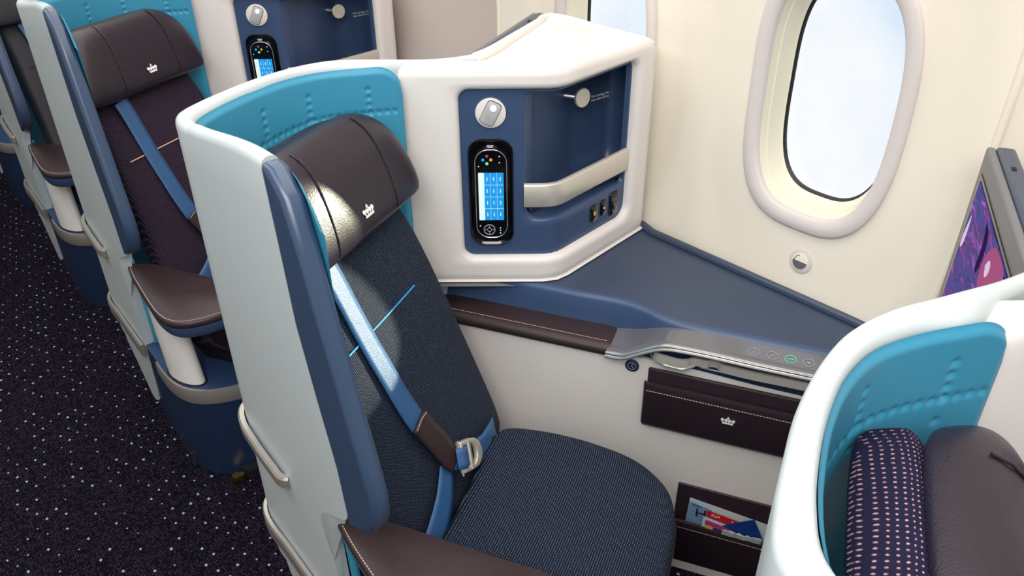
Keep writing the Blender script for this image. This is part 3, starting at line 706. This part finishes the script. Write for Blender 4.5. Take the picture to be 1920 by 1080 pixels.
# ---------------------------------------------------------------- side table
tab = T('side_table', 'slate blue side table under the window beside the navy seat', 'side table', tuple(L(-.2, 1.45, 0.645)), group='side tables by the windows')
inner = [L(-.80, 1.372, 0), L(-.67, 1.384, 0), L(-.50, 1.386, 0), L(-.394, 1.385, 0), L(-.30, 1.386, 0), L(-.25, 1.374, 0), L(-.20, 1.352, 0), L(-.155, 1.343, 0), L(-.10, 1.342, 0), L(.12, 1.342, 0), L(.30, 1.342, 0)]
inn = smooth_path(inner, 5)
outer = [V((-.30, 1.362, 0)), V((-.60, 1.360, 0)), V((-1.145, 1.338, 0)), V((-1.40, 1.338, 0))]
bm = bmesh.new(); poly = inn+outer
wv = [W*0.006 for _ in poly]
loft(bm, [[p+Z*.585 for p in poly], [p+Z*.636 for p in poly], [p+Z*.642+(W*.003 if i < len(inn) else V((0, 0, 0))) for i, p in enumerate(poly)], [p+Z*.645+(W*.010 if i < len(inn) else V((0, 0, 0))) for i, p in enumerate(poly)]])
finish('tabletop', bm, 'table', tab, sharp=40)
bm = bmesh.new(); m_ = inn
grid(bm, [[p-W*.010+Z*.578 for p in m_], [p-W*.006+Z*.60 for p in m_], [p-W*.003+Z*.636 for p in m_], [p+W*.001+Z*.6435 for p in m_], [p+W*.008+Z*.6462 for p in m_], [p+W*.013+Z*.6462 for p in m_]])
finish('blue_fascia', bm, 'blue', tab, sharp=60)
bm = bmesh.new(); tube(bm, [(-.28, 1.354, .650), (-.60, 1.352, .650), (-1.10, 1.332, .650), (-1.148, 1.345, .650)], .010, 10); finish('rear_lip', bm, 'table', tab)
# leather arm pad along the footwell wall
bm = bmesh.new(); rings = []
for s_, w_in, w_out in ((-.80, 1.372, 1.298), (-.65, 1.384, 1.298), (-.5, 1.386, 1.298), (-.394, 1.386, 1.298), (-.34, 1.384, 1.298), (-.296, 1.378, 1.298)):
    rings.append([L(s_, w_in, .560), L(s_, w_in, .584), L(s_, w_out+.02, .586), L(s_, w_out+.006, .583), L(s_, w_out, .575), L(s_, w_out+.001, .565), L(s_, w_out+.008, .558), L(s_, w_out+.02, .556)])
loft(bm, rings); pad = finish('arm_pad', bm, 'leather_b', tab, sharp=70)
bm = bmesh.new(); random.seed(2)
def stitches(bm, pts, nrm, step=.0062, ln=.0044, r=.0006):
    P = smooth_path(pts, 12); d = 0; cur = 0
    tot = sum((b-a).length for a, b in zip(P, P[1:])); k = 0
    def at(s):
        for a, b in zip(P, P[1:]):
            l = (b-a).length
            if s <= l: return a.lerp(b, s/l if l else 0)
            s -= l
        return P[-1]
    while k*step+ln < tot:
        a, b = at(k*step), at(k*step+ln); t = (b-a); 
        n = V(nrm).normalized()*r; s2 = t.cross(n).normalized()*r
        prism(bm, [a-s2, b-s2, b+s2, a+s2], n); k += 1
stitches(bm, [L(-.80, 1.318, .5865), L(-.5, 1.318, .5865), L(-.30, 1.318, .5865)], Z); finish('stitching', bm, 'stitch', tab, pad, smooth=False)
# glossy control panel
ctl_in = [(-.299, 1.374, .584), (-.275, 1.374, .589), (-.245, 1.366, .600), (-.212, 1.354, .620), (-.178, 1.343, .634), (-.14, 1.340, .6395), (0, 1.340, .640), (.30, 1.340, .640)]
ctl_out = [(-.299, 1.288, .582), (-.262, 1.283, .589), (-.240, 1.283, .601), (-.210, 1.283, .619), (-.183, 1.283, .631), (-.14, 1.283, .635), (0, 1.282, .634), (.30, 1.282, .634)]
A_ = smooth_path([L(*p) for p in ctl_in], 8); B_ = smooth_path([L(*p) for p in ctl_out], 8)
bm = bmesh.new(); grid(bm, [[a.lerp(b, t) for a, b in zip(A_, B_)] for t in (0, .25, .5, .75, 1)]+[[b-W*.002-Z*.003 for b in B_]])
ctl = finish('control_panel', bm, 'gloss', tab, sharp=60)
bm = bmesh.new(); tube(bm, [b-W*.002-Z*.001 for b in B_], .0025, 8); tube(bm, [b-W*.003-Z*.009 for b in B_], .0042, 8); finish('chrome_edge', bm, 'chrome', tab)
bm = bmesh.new(); tube(bm, [b-W*.0005-Z*.005 for b in B_], .003, 8); finish('dark_edge', bm, 'dark', tab)
for i, (s_, gm) in enumerate(((-.016, 'icon'), (.019, 'icon'), (.052, 'green'), (.085, 'icon'), (.120, 'icon'))):
    ctr = L(s_, 1.311, .6380); bm = bmesh.new()
    tube(bm, [ctr+S*.0105*math.cos(k/24*2*PI)+W*.0105*math.sin(k/24*2*PI)+Z*.0024*math.sin(k/24*2*PI)*.5+Z*.0002 for k in range(25)], .0005, 5, False)
    if i == 0: tube(bm, [ctr-W*.004, ctr+W*.005], .0007, 5)
    elif i == 1: tube(bm, [ctr-S*.004-W*.004, ctr-W*.001, ctr+S*.001+W*.003, ctr+S*.005+W*.004], .0007, 5)
    elif i == 2: tube(bm, [ctr-S*.006-W*.001, ctr-S*.001, ctr+S*.001+W*.001, ctr+S*.006+W*.001], .0007, 5)
    else:
        for k in range(4): tube(bm, [ctr-S*.003*math.cos(k*PI/4)-W*.003*math.sin(k*PI/4), ctr+S*.003*math.cos(k*PI/4)+W*.003*math.sin(k*PI/4)], .0005, 4)
    finish('touch_icon', bm, gm, tab, ctl)
# table latch rail below
bm = bmesh.new(); prism(bm, [L(-.238, 1.309, .576), L(.0, 1.309, .562), L(.30, 1.309, .556), L(.30, 1.309, .627), L(-.14, 1.309, .627), L(-.19, 1.309, .618), L(-.225, 1.309, .598)], W*.03); finish('rail_recess', bm, 'navy', tab, smooth=False)
bm = bmesh.new()
rl = smooth_path([L(-.198, 1.304, .606), L(-.203, 1.296, .602), L(-.196, 1.287, .598), L(-.175, 1.284, .596), L(-.145, 1.284, .595), L(-.134, 1.287, .597), L(-.124, 1.293, .600), L(-.096, 1.294, .601), L(-.090, 1.300, .601), L(-.078, 1.300, .601), L(-.070, 1.293, .600), L(-.055, 1.290, .600), L(.10, 1.290, .600), L(.28, 1.290, .600)], 6)
loft(bm, [[p-Z*.009, p-Z*.009-W*.004, p+Z*.009-W*.004, p+Z*.009, p+Z*.009+W*.003, p-Z*.009+W*.003] for p in rl]); finish('latch_rail', bm, 'metal', tab, sharp=60)
bm = bmesh.new(); tube(bm, [L(-.212, 1.302, .596), L(-.200, 1.287, .588), L(-.175, 1.281, .584), L(-.142, 1.281, .583), L(-.120, 1.292, .590)], .0028, 8); finish('handle_lip', bm, 'chrome', tab)
bm = bmesh.new(); tube(bm, [L(-.11, 1.3085, .577), L(.29, 1.3085, .572)], .0018, 6); finish('light_line', bm, 'icon', tab)

# ---------------------------------------------------------------- footwell wall with leather pockets
fw = T('footwell_panel', 'pale footwell wall panel right of the navy seat', 'wall panel', tuple(L(-.1, 1.35, 0)), group='footwell panels')
bm = bmesh.new(); prism(bm, [L(-.86, 1.312, .02), L(.34, 1.312, .02), L(.34, 1.312, .566), L(-.86, 1.312, .566)], W*.03); finish('panel_board', bm, 'panel', fw, smooth=False)
bm = bmesh.new(); disc(bm, L(-.247, 1.312, .544), -W, .0145, .004, 32); rb_ = finish('recline_button', bm, 'navy', fw, sharp=50)
bm = bmesh.new(); ctr = L(-.247, 1.3076, .544)
tube(bm, [ctr+S*.0085*math.cos(k/24*2*PI)+Z*.0085*math.sin(k/24*2*PI) for k in range(25)], .0005, 5, False); tube(bm, [ctr+S*.001+Z*.005, ctr-S*.001, ctr+S*.003-Z*.002, ctr+S*.002-Z*.005], .0006, 5)
finish('button_icon', bm, 'icon', fw, rb_)
bm = bmesh.new(); box(bm, L(-.2, 1.30, .012), S*1.2, W*.012, Z*.024); finish('floor_edge_trim', bm, 'frame', fw, smooth=False)
def pocket(name, s0, s1, zb3, zst, zt3, back, nm2):
    bm = bmesh.new(); prism(bm, [L(s0+.004, 1.312, zst-.02), L(s1, 1.312, zst-.02), L(s1, 1.312, zt3), L(s0+.004, 1.312, zt3)], -W*back); pb = finish(name, bm, 'pocket', fw); bev(pb, .005, 3)
    bm = bmesh.new(); rings = []
    prof = [(1.312, zb3), (1.298, zb3), (1.292, zb3+.01), (1.291, zst-.01), (1.289, zst-.002), (1.291, zst+.005), (1.297, zst+.006), (1.300, zst)]
    for s_ in (s0, s0+.004, (s0+s1)/2, s1-.004, s1): rings.append([L(s_, w_ + (.004 if s_ in (s0, s1) else 0), z_) for w_, z_ in prof])
    loft(bm, rings); pf = finish(nm2, bm, 'pocket', fw, pb, sharp=60)
    bm = bmesh.new(); stitches(bm, [L(s0+.006, 1.2905, zst-.012), L((s0+s1)/2, 1.2905, zst-.012), L(s1-.006, 1.2905, zst-.012)], -W, .006, .0042, .0007); finish('stitching', bm, 'stitch', fw, pb, smooth=False)
    return pb
p1 = pocket('literature_pocket', -.216, .30, .405, .516, .551, .008, 'pocket_flap')
bm = bmesh.new(); crown(bm, L(-.040, 1.2908, .474), S, Z, -W, .026); finish('crown_emblem', bm, 'white', fw, p1)
p2 = pocket('lower_pocket', -.125, .30, .02, .150, .256, .006, 'pocket_front')

# ---------------------------------------------------------------- the seat itself
seat = T('airline_seat', 'navy woven airline seat with sunlit brown leather headrest, in the middle of the picture', 'airline seat', tuple(L(-.5, 1.0, 0)), group='reclining seats, one per row')
KB = .42
BN = (S + Z*KB).normalized()             # out of the backrest
def bp(w_, z_, d=0.0):
    return L(-.50-(z_-.47)*KB, w_, z_)+BN*d
# backrest: closed pillow lofted upwards
def pil(cen, ax, ay, hx_, hy_, n=36, p=3.2):
    out = []
    for i in range(n):
        a = 2*PI*i/n; c, s = math.cos(a), math.sin(a); r = (abs(c)**p+abs(s)**p)**(-1/p); out.append(cen+ax*hx_*c*r+ay*hy_*s*r)
    return out
bm = bmesh.new(); rings = []
spec = [(.405, -.005, .76, 1.18, .028), (.42, -.002, .752, 1.195, .036), (.46, 0, .770, 1.20, .036), (.52, 0, .783, 1.202, .036), (.60, 0, .800, 1.204, .036), (.70, .001, .815, 1.205, .036), (.78, .001, .832, 1.205, .036), (.86, -.002, .848, 1.205, .036), (.90, -.012, .850, 1.203, .037), (.94, -.018, .865, 1.200, .034), (.98, -.026, .885, 1.197, .035), (1.02, -.030, .900, 1.192, .036), (1.05, -.032, .905, 1.188, .036), (1.070, -.033, .912, 1.184, .034), (1.082, -.037, .925, 1.168, .024)]
for z_, d, wl, wr, ht in spec: rings.append(pil(bp((wl+wr)/2, z_, d-(ht if z_ < 1.06 else .036)), W, BN, (wr-wl)/2, ht, 40, 4.5))
loft(bm, rings); backrest = finish('backrest', bm, 'navyweave', seat, sharp=80); sub(backrest, 1)
bm = bmesh.new(); tube(bm, [bp(.855, .775, .001), bp(.95, .775, .0025), bp(1.03, .775, .0025), bp(1.106, .775, .001)], .0016, 6); STRIPE = finish('accent_stripe', bm, 'stripe', seat, backrest)
# headrest: leather wrapped cushion with raised seams and crown
hspec = [(.904, .010, .835, 1.225, .010), (.909, .013, .830, 1.230, .018), (.93, .015, .830, 1.233, .025), (.97, .013, .838, 1.230, .031), (1.01, .009, .850, 1.222, .035), (1.04, .002, .862, 1.208, .036), (1.062, -.008, .875, 1.190, .033), (1.076, -.018, .892, 1.168, .025), (1.082, -.026, .915, 1.145, .012)]
bm = bmesh.new(); rings = []
for z_, d, wl, wr, ht in hspec: rings.append(pil(bp((wl+wr)/2, z_, d), W, BN, (wr-wl)/2, ht, 64, 3.6))
loft(bm, rings); head = finish('headrest', bm, 'leather', seat, sharp=80); sub(head, 2)
def hs(w_, z_):       # surface of the headrest front
    d = interp([(a, b+e_) for a, b, c, d2, e_ in hspec], z_); return bp(w_, z_, d-.0005)
for w0_, w1_ in ((.955, .930), (1.135, 1.125)):
    bm = bmesh.new(); tube(bm, [hs(w0_*t+w1_*(1-t), .912+(1.072-.912)*t) for t in [i/14 for i in range(15)]], .0016, 6); finish('seam', bm, 'piping', seat, head)
bm = bmesh.new(); crown(bm, hs(1.030, .945)+BN*.0015, W, Z*1.0-S*.35, BN, .030); finish('crown_emblem', bm, 'white', seat, head)
# seat cushion
out = [(-.468, .735), (-.470, .90), (-.476, 1.0), (-.484, 1.10), (-.470, 1.142), (-.42, 1.160), (-.32, 1.168), (-.25, 1.162), (-.19, 1.148), (-.145, 1.122), (-.112, 1.088), (-.092, 1.04), (-.083, .98), (-.080, .90), (-.082, .80), (-.10, .745), (-.14, .722), (-.25, .715), (-.38, .718), (-.46, .722)]
P = smooth_path([(a, b, 0) for a, b in out+out[:1]], 4)[:-1]; cx, cw = -.28, .94
def cr_(k, z_, extra=0): return [L(cx+(p.x-cx)*k, cw+(p.y-cw)*k, z_) for p in P]
bm = bmesh.new(); loft(bm, [cr_(.93, .345), cr_(.985, .355), cr_(1, .375), cr_(1.0, .42), cr_(.992, .438), cr_(.97, .450), cr_(.90, .458), cr_(.7, .464), cr_(.4, .466), cr_(.1, .467)])
cush = finish('seat_cushion', bm, 'navyweave', seat, sharp=80); sub(cush, 1)
bm = bmesh.new(); tube(bm, [p for p in cr_(1.001, .420)]+cr_(1.001, .420)[:1], .0014, 5, False); finish('cushion_piping', bm, 'piping', seat, cush)
bm = bmesh.new(); loft(bm, [cr_(.88, .302), cr_(.90, .32), cr_(.94, .344)]); finish('seat_pan', bm, 'dark', seat)
# armrest
ap = smooth_path([(-.884, .342, 0), (-.82, .333, 0), (-.70, .325, 0), (-.61, .322, 0), (-.565, .329, 0), (-.533, .350, 0), (-.515, .390, 0), (-.510, .44, 0), (-.518, .50, 0), (-.535, .552, 0)], 5)
ap = ap+[V((-.577, .541, 0)), V((-.849, .393, 0)), V((-.885, .352, 0))]
cA = V((-.66, .42, 0))
def ar(k, z_): return [V((cA.x+(p.x-cA.x)*k, cA.y+(p.y-cA.y)*k, z_)) for p in ap]
bm = bmesh.new(); loft(bm, [ar(.90, .502), ar(.955, .512), ar(.97, .530), ar(.97, .536)]); arm = finish('armrest', bm, 'blue', seat, sharp=50)
bm = bmesh.new(); loft(bm, [ar(.985, .535), ar(1.0, .538), ar(1.005, .544), ar(.995, .550), ar(.96, .552)]); apd = finish('arm_pad', bm, 'leather_b', seat, arm, sharp=70)
bm = bmesh.new(); stitches(bm, [ar(.955, .5525)[i] for i in range(1, 46, 4)], Z); finish('stitching', bm, 'stitch', seat, arm, smooth=False)
def ov(c, rx, ry, d, n=20): return [V((c[0]+rx*math.cos(2*PI*i/n)*math.cos(d)-ry*math.sin(2*PI*i/n)*math.sin(d), c[1]+rx*math.cos(2*PI*i/n)*math.sin(d)+ry*math.sin(2*PI*i/n)*math.cos(d), c[2])) for i in range(n)]
bm = bmesh.new(); loft(bm, [ov((-.690, .368, .300), .064, .027, .30), ov((-.728, .370, .40), .062, .027, .30), ov((-.765, .374, .515), .060, .027, .30)]); finish('arm_post', bm, 'post', seat, arm, sharp=60)
bm = bmesh.new(); loft(bm, [ov((-.690, .368, .2995), .070, .033, .30), ov((-.690, .368, .3025), .069, .032, .30)]); finish('post_gap', bm, 'dark', seat, arm)
# seat belt
def strap(name, pts, wid, widths, m, par, t, off=0):
    bm = bmesh.new(); ribbon(bm, pts, wid, widths); return solid(finish(name, bm, m, seat, par, sharp=80), t, off)
SD = (W*.97+Z*.22-S*.1)
belt = strap('shoulder_belt', [bp(.921, .905, .004), bp(.923, .885, .004), bp(.924, .80, .004), bp(.925, .73, .006), bp(.935, .60, .010), bp(.95, .56, .010)], [SD]*6, [.046, .046, .047, .050], 'belt', None, .0022)
belt['label'] = 'blue woven shoulder strap'
strap('belt_sleeve', [bp(.934, .606, .014), bp(.945, .568, .015), bp(.955, .535, .016), bp(.960, .508, .017), bp(.960, .492, .017)], [SD]*5, [.050, .052, .054, .048, .030], 'leather_b', belt, .007)
strap('sleeve_stitching', [bp(.914, .600, .0195), bp(.936, .607, .0200), bp(.958, .6075, .0195)], [Z-S*.3]*3, [.0012, .0012], 'stitch', belt, .0006)
def bplane(w_, z_, d): return bp(w_, z_, d)
# webbing seen between sleeve and buckle
strap('buckle_webbing', [bp(.966, .502, .016), bp(.985, .492, .020), bp(1.002, .482, .022)], [Z*.8+W*.45-S*.35]*3, [.046, .044], 'belt', belt, .003)
strap('lap_belt', [bp(1.135, .443, .004), bp(1.10, .450, .012), bp(1.065, .457, .018), bp(1.030, .470, .022)], [(Z*.80+W*.38-S*.36)]*4, [.046, .040], 'belt', None, .0022)['label'] = 'blue lap strap on the window side'
strap('lap_belt', [bp(.945, .497, .010), bp(.928, .488, .014), bp(.900, .473, .018), bp(.875, .461, .019), bp(.846, .449, .019), bp(.80, .430, .016)], [W*.60-Z*.78+S*.33]*6, [.040, .048, .056, .064], 'belt', None, .0022)['label'] = 'blue lap strap on the aisle side'
# buckle: pressed metal frame with a rounded end and a dark opening
bc = bp(1.000, .484, .026); be1 = (W*.86-Z*.36+S*.2).normalized(); bn = (BN - be1*BN.dot(be1)).normalized(); be2 = bn.cross(be1)
def bpt(x, y, d=0): x, y = x*1.1, y*1.1; return bc+be1*x+be2*y+bn*d
ol = [(-.026, -.027), (.004, -.027), (.020, -.024), (.032, -.014), (.036, 0), (.032, .014), (.020, .024), (.004, .027), (-.026, .027)]
il = [(-.018, -.018), (.000, -.018), (.009, -.016), (.016, -.009), (.018, 0), (.016, .009), (.009, .016), (.000, .018), (-.018, .018)]
bm = bmesh.new()
def bring(pts, d, k=1.0): return [bpt(x*k, y*k, d) for x, y in pts]
grid(bm, [bring(ol, -.004), bring(ol, .004), bring(ol, .007, .94), bring(il, .007, 1.08), bring(il, .004), bring(il, -.004), bring(ol, -.004)], True)
bk_ = finish('buckle', bm, 'buckle', seat, sharp=60); bev(bk_, .0015, 2); bk_['label'] = 'silver metal belt buckle'
bm = bmesh.new(); prism(bm, bring(il, -.003, 1.05), bn*.002); finish('buckle_opening', bm, 'dark', seat, bk_)
bm = bmesh.new(); tube(bm, [bpt(-.002, -.024, .004), bpt(-.002, .024, .004)], .005, 12); finish('roller_bar', bm, 'chrome', seat, bk_)
bm = bmesh.new(); tube(bm, [bpt(-.028, -.030, .003), bpt(-.028, .030, .003)], .0022, 10); finish('frame_bar', bm, 'chrome', seat, bk_)
strap('bar_webbing', [bpt(-.036, 0, .002), bpt(-.022, 0, .010), bpt(-.010, 0, .004)], [be2]*3, [.040, .038], 'belt', bk_, .002)

# ---------------------------------------------------------------- things in the lower pocket
def lay(s_, z_, w_): return L(s_, w_, z_)
def sheet(name, pts, m, root, par=None, t=.0015):
    bm = bmesh.new(); prism(bm, pts, W*t); return finish(name, bm, m, root, par, smooth=False)
mg = thing('magazine', 'pale magazine with a sky blue cover, at the back of the lower pocket', 'magazine', tuple(lay(.0, .12, 1.302)))
sheet('cover', [lay(-.094, .10, 1.300), lay(-.040, .10, 1.300), lay(-.040, .202, 1.303), lay(-.090, .214, 1.303)], 'magblue', mg)
sheet('pages', [lay(-.095, .10, 1.3025), lay(.085, .08, 1.3025), lay(.088, .200, 1.3055), lay(.04, .206, 1.3055), lay(-.091, .222, 1.3055)], 'paper', mg, t=.004)
text_mesh('cover_title', 'Ho', lay(-.076, .176, 1.2995), S*1-Z*.02, Z, .036, 'dark', mg)
text_mesh('cover_heading', 'Holland', lay(-.084, .205, 1.3015), S*1-Z*.06, Z, .007, 'dark', mg)
sc_ = thing('safety_card', 'red safety card with white lettering in the lower pocket', 'card', tuple(lay(.0, .12, 1.297)))
sheet('card', [lay(-.052, .13, 1.2955), lay(.05, .13, 1.2955), lay(.06, .188, 1.2985), lay(-.050, .204, 1.2985)], 'red', sc_)
text_mesh('logo_text', 'KLM', lay(-.040, .192, 1.2965), S-Z*.10, Z, .010, 'white', sc_)
text_mesh('title_text', 'Safety\ncard', lay(.004, .184, 1.2965), S-Z*.10, Z, .012, 'white', sc_)
lf = thing('leaflet', 'small white leaflet with magenta and yellow print in front of the red card', 'leaflet', tuple(lay(-.03, .12, 1.294)))
sheet('leaf', [lay(-.058, .12, 1.2935), lay(.03, .12, 1.2935), lay(.03, .172, 1.2955), lay(-.056, .186, 1.2955)], 'paper', lf, t=.001)
sheet('print_block', [lay(-.050, .166, 1.2925), lay(.02, .156, 1.2925), lay(.02, .168, 1.2935), lay(-.050, .179, 1.2935)], 'magenta', lf, t=.0008)
bm = bmesh.new(); disc(bm, lay(-.040, .158, 1.2930), -W, .008, .0005, 16); finish('print_dot', bm, 'yellow', lf)
po = thing('amenity_pouch', 'folded dark blue fabric corner sticking out of the lower pocket', 'pouch', tuple(lay(.03, .12, 1.28)))
bm = bmesh.new(); tri_ = [lay(-.040, .150, 1.2930), lay(.055, .140, 1.2930), lay(.075, .165, 1.2930), lay(.050, .216, 1.2945), lay(.0, .185, 1.2935)]
prism(bm, tri_, W*.002); finish('cloth', bm, 'pouch', po); 
bg_ = thing('plastic_bag', 'crumpled clear plastic bag in the lower pocket, in front of the blue pouch', 'bag', tuple(lay(.04, .13, 1.28)))
random.seed(4); bm = bmesh.new(); rows = []
for i in range(15):
    s_ = -.012+.085*i/14; rows.append([lay(s_, .146+.0030*j+(.006*random.random() if j > 3 else 0), 1.2925-.0006*j-.001*random.random()) for j in range(8)])
grid(bm, rows); solid(finish('film', bm, 'plastic', bg_, sharp=20), .0008)

# ================================================================== the other rows
def copytree(o, par=None):
    c = o.copy(); C.objects.link(c); c.parent = par
    c.matrix_parent_inverse = o.matrix_parent_inverse.copy()
    for ch in o.children: copytree(ch, c)
    return c
def kids(o):
    out = []
    for ch in o.children: out += [ch]+kids(ch)
    return out
def remat(root, table):
    for ch in kids(root):
        base = ch.name.split('.')[0]
        if base in table:
            ch.material_slots[0].link = 'OBJECT'; ch.material_slots[0].material = MT[table[base]]
WORDS = {
 1: dict(seat_shell='white privacy shell with teal lining around the aubergine seat, one row behind the middle shell',
         airline_seat='aubergine woven airline seat with dark leather headrest and blue belt, upper left',
         side_console='blue and white side console at the top, behind the middle shell rim',
         remote_control='black handset partly hidden by the white rim, in the console at the top left',
         seat_monitor='monitor behind the console of the aubergine seat',
         side_table='side table beside the aubergine seat', footwell_panel='footwell panel beside the aubergine seat'),
 2: dict(seat_shell='white privacy shell around the charcoal seat, third from the front at the left edge',
         airline_seat='charcoal covered airline seat at the upper left corner with an aubergine arm pad',
         side_console='side console beside the charcoal seat', remote_control='handset beside the charcoal seat', seat_monitor='monitor behind the console of the charcoal seat',
         side_table='side table beside the charcoal seat', footwell_panel='footwell panel beside the charcoal seat'),
 3: dict(seat_shell='white privacy shell furthest back along the aisle, cut by the left edge of the picture',
         airline_seat='airline seat furthest back, cut by the left edge of the picture',
         side_console='side console furthest back', remote_control='handset furthest back', seat_monitor='monitor furthest back', side_table='side table furthest back', footwell_panel='footwell panel furthest back'),
 -1: dict(seat_shell='large white privacy shell with teal lining at the lower right, nearest the camera',
          airline_seat='dotted purple seat with bulky dark leather headrest seen from above, lower right',
          side_console='white side console at the right edge, in front of the teal lining', remote_control='handset at the lower right edge',
          seat_monitor='grey framed monitor with a purple and blue picture, at the right edge under the window',
          side_table='side table at the right edge', footwell_panel='footwell panel ahead of the lower right seat'),
}
SKIP = {2: ('side_console', 'remote_control', 'seat_monitor', 'side_table', 'footwell_panel'), 3: ('side_console', 'remote_control', 'seat_monitor', 'side_table', 'footwell_panel', 'airline_seat'), -1: ('side_table', 'footwell_panel')}
ROWS = {}
for k in (1, 2, 3, -1):
    for o in PROTO:
        if o.name in SKIP.get(k, ()): continue
        c = copytree(o); c.location = V(o.location)+V((-PITCHX*k, 0, 0)); c['label'] = WORDS[k][o.name]
        if k == -1 and o.name in ('side_console', 'remote_control'): c.location += V((.03, 0, 0))
        if k == -1 and o.name == 'seat_monitor': c.location += V((0, 0, -.017))
        ROWS[(k, o.name)] = c
remat(ROWS[(1, 'airline_seat')], dict(backrest='purpleweave', seat_cushion='purpleweave', accent_stripe='stripe_o'))
remat(ROWS[(2, 'airline_seat')], dict(backrest='charcoal', seat_cushion='charcoal', headrest='charcoal', accent_stripe='charcoal'))
remat(ROWS[(-1, 'airline_seat')], dict(backrest='padweave', seat_cushion='padweave'))
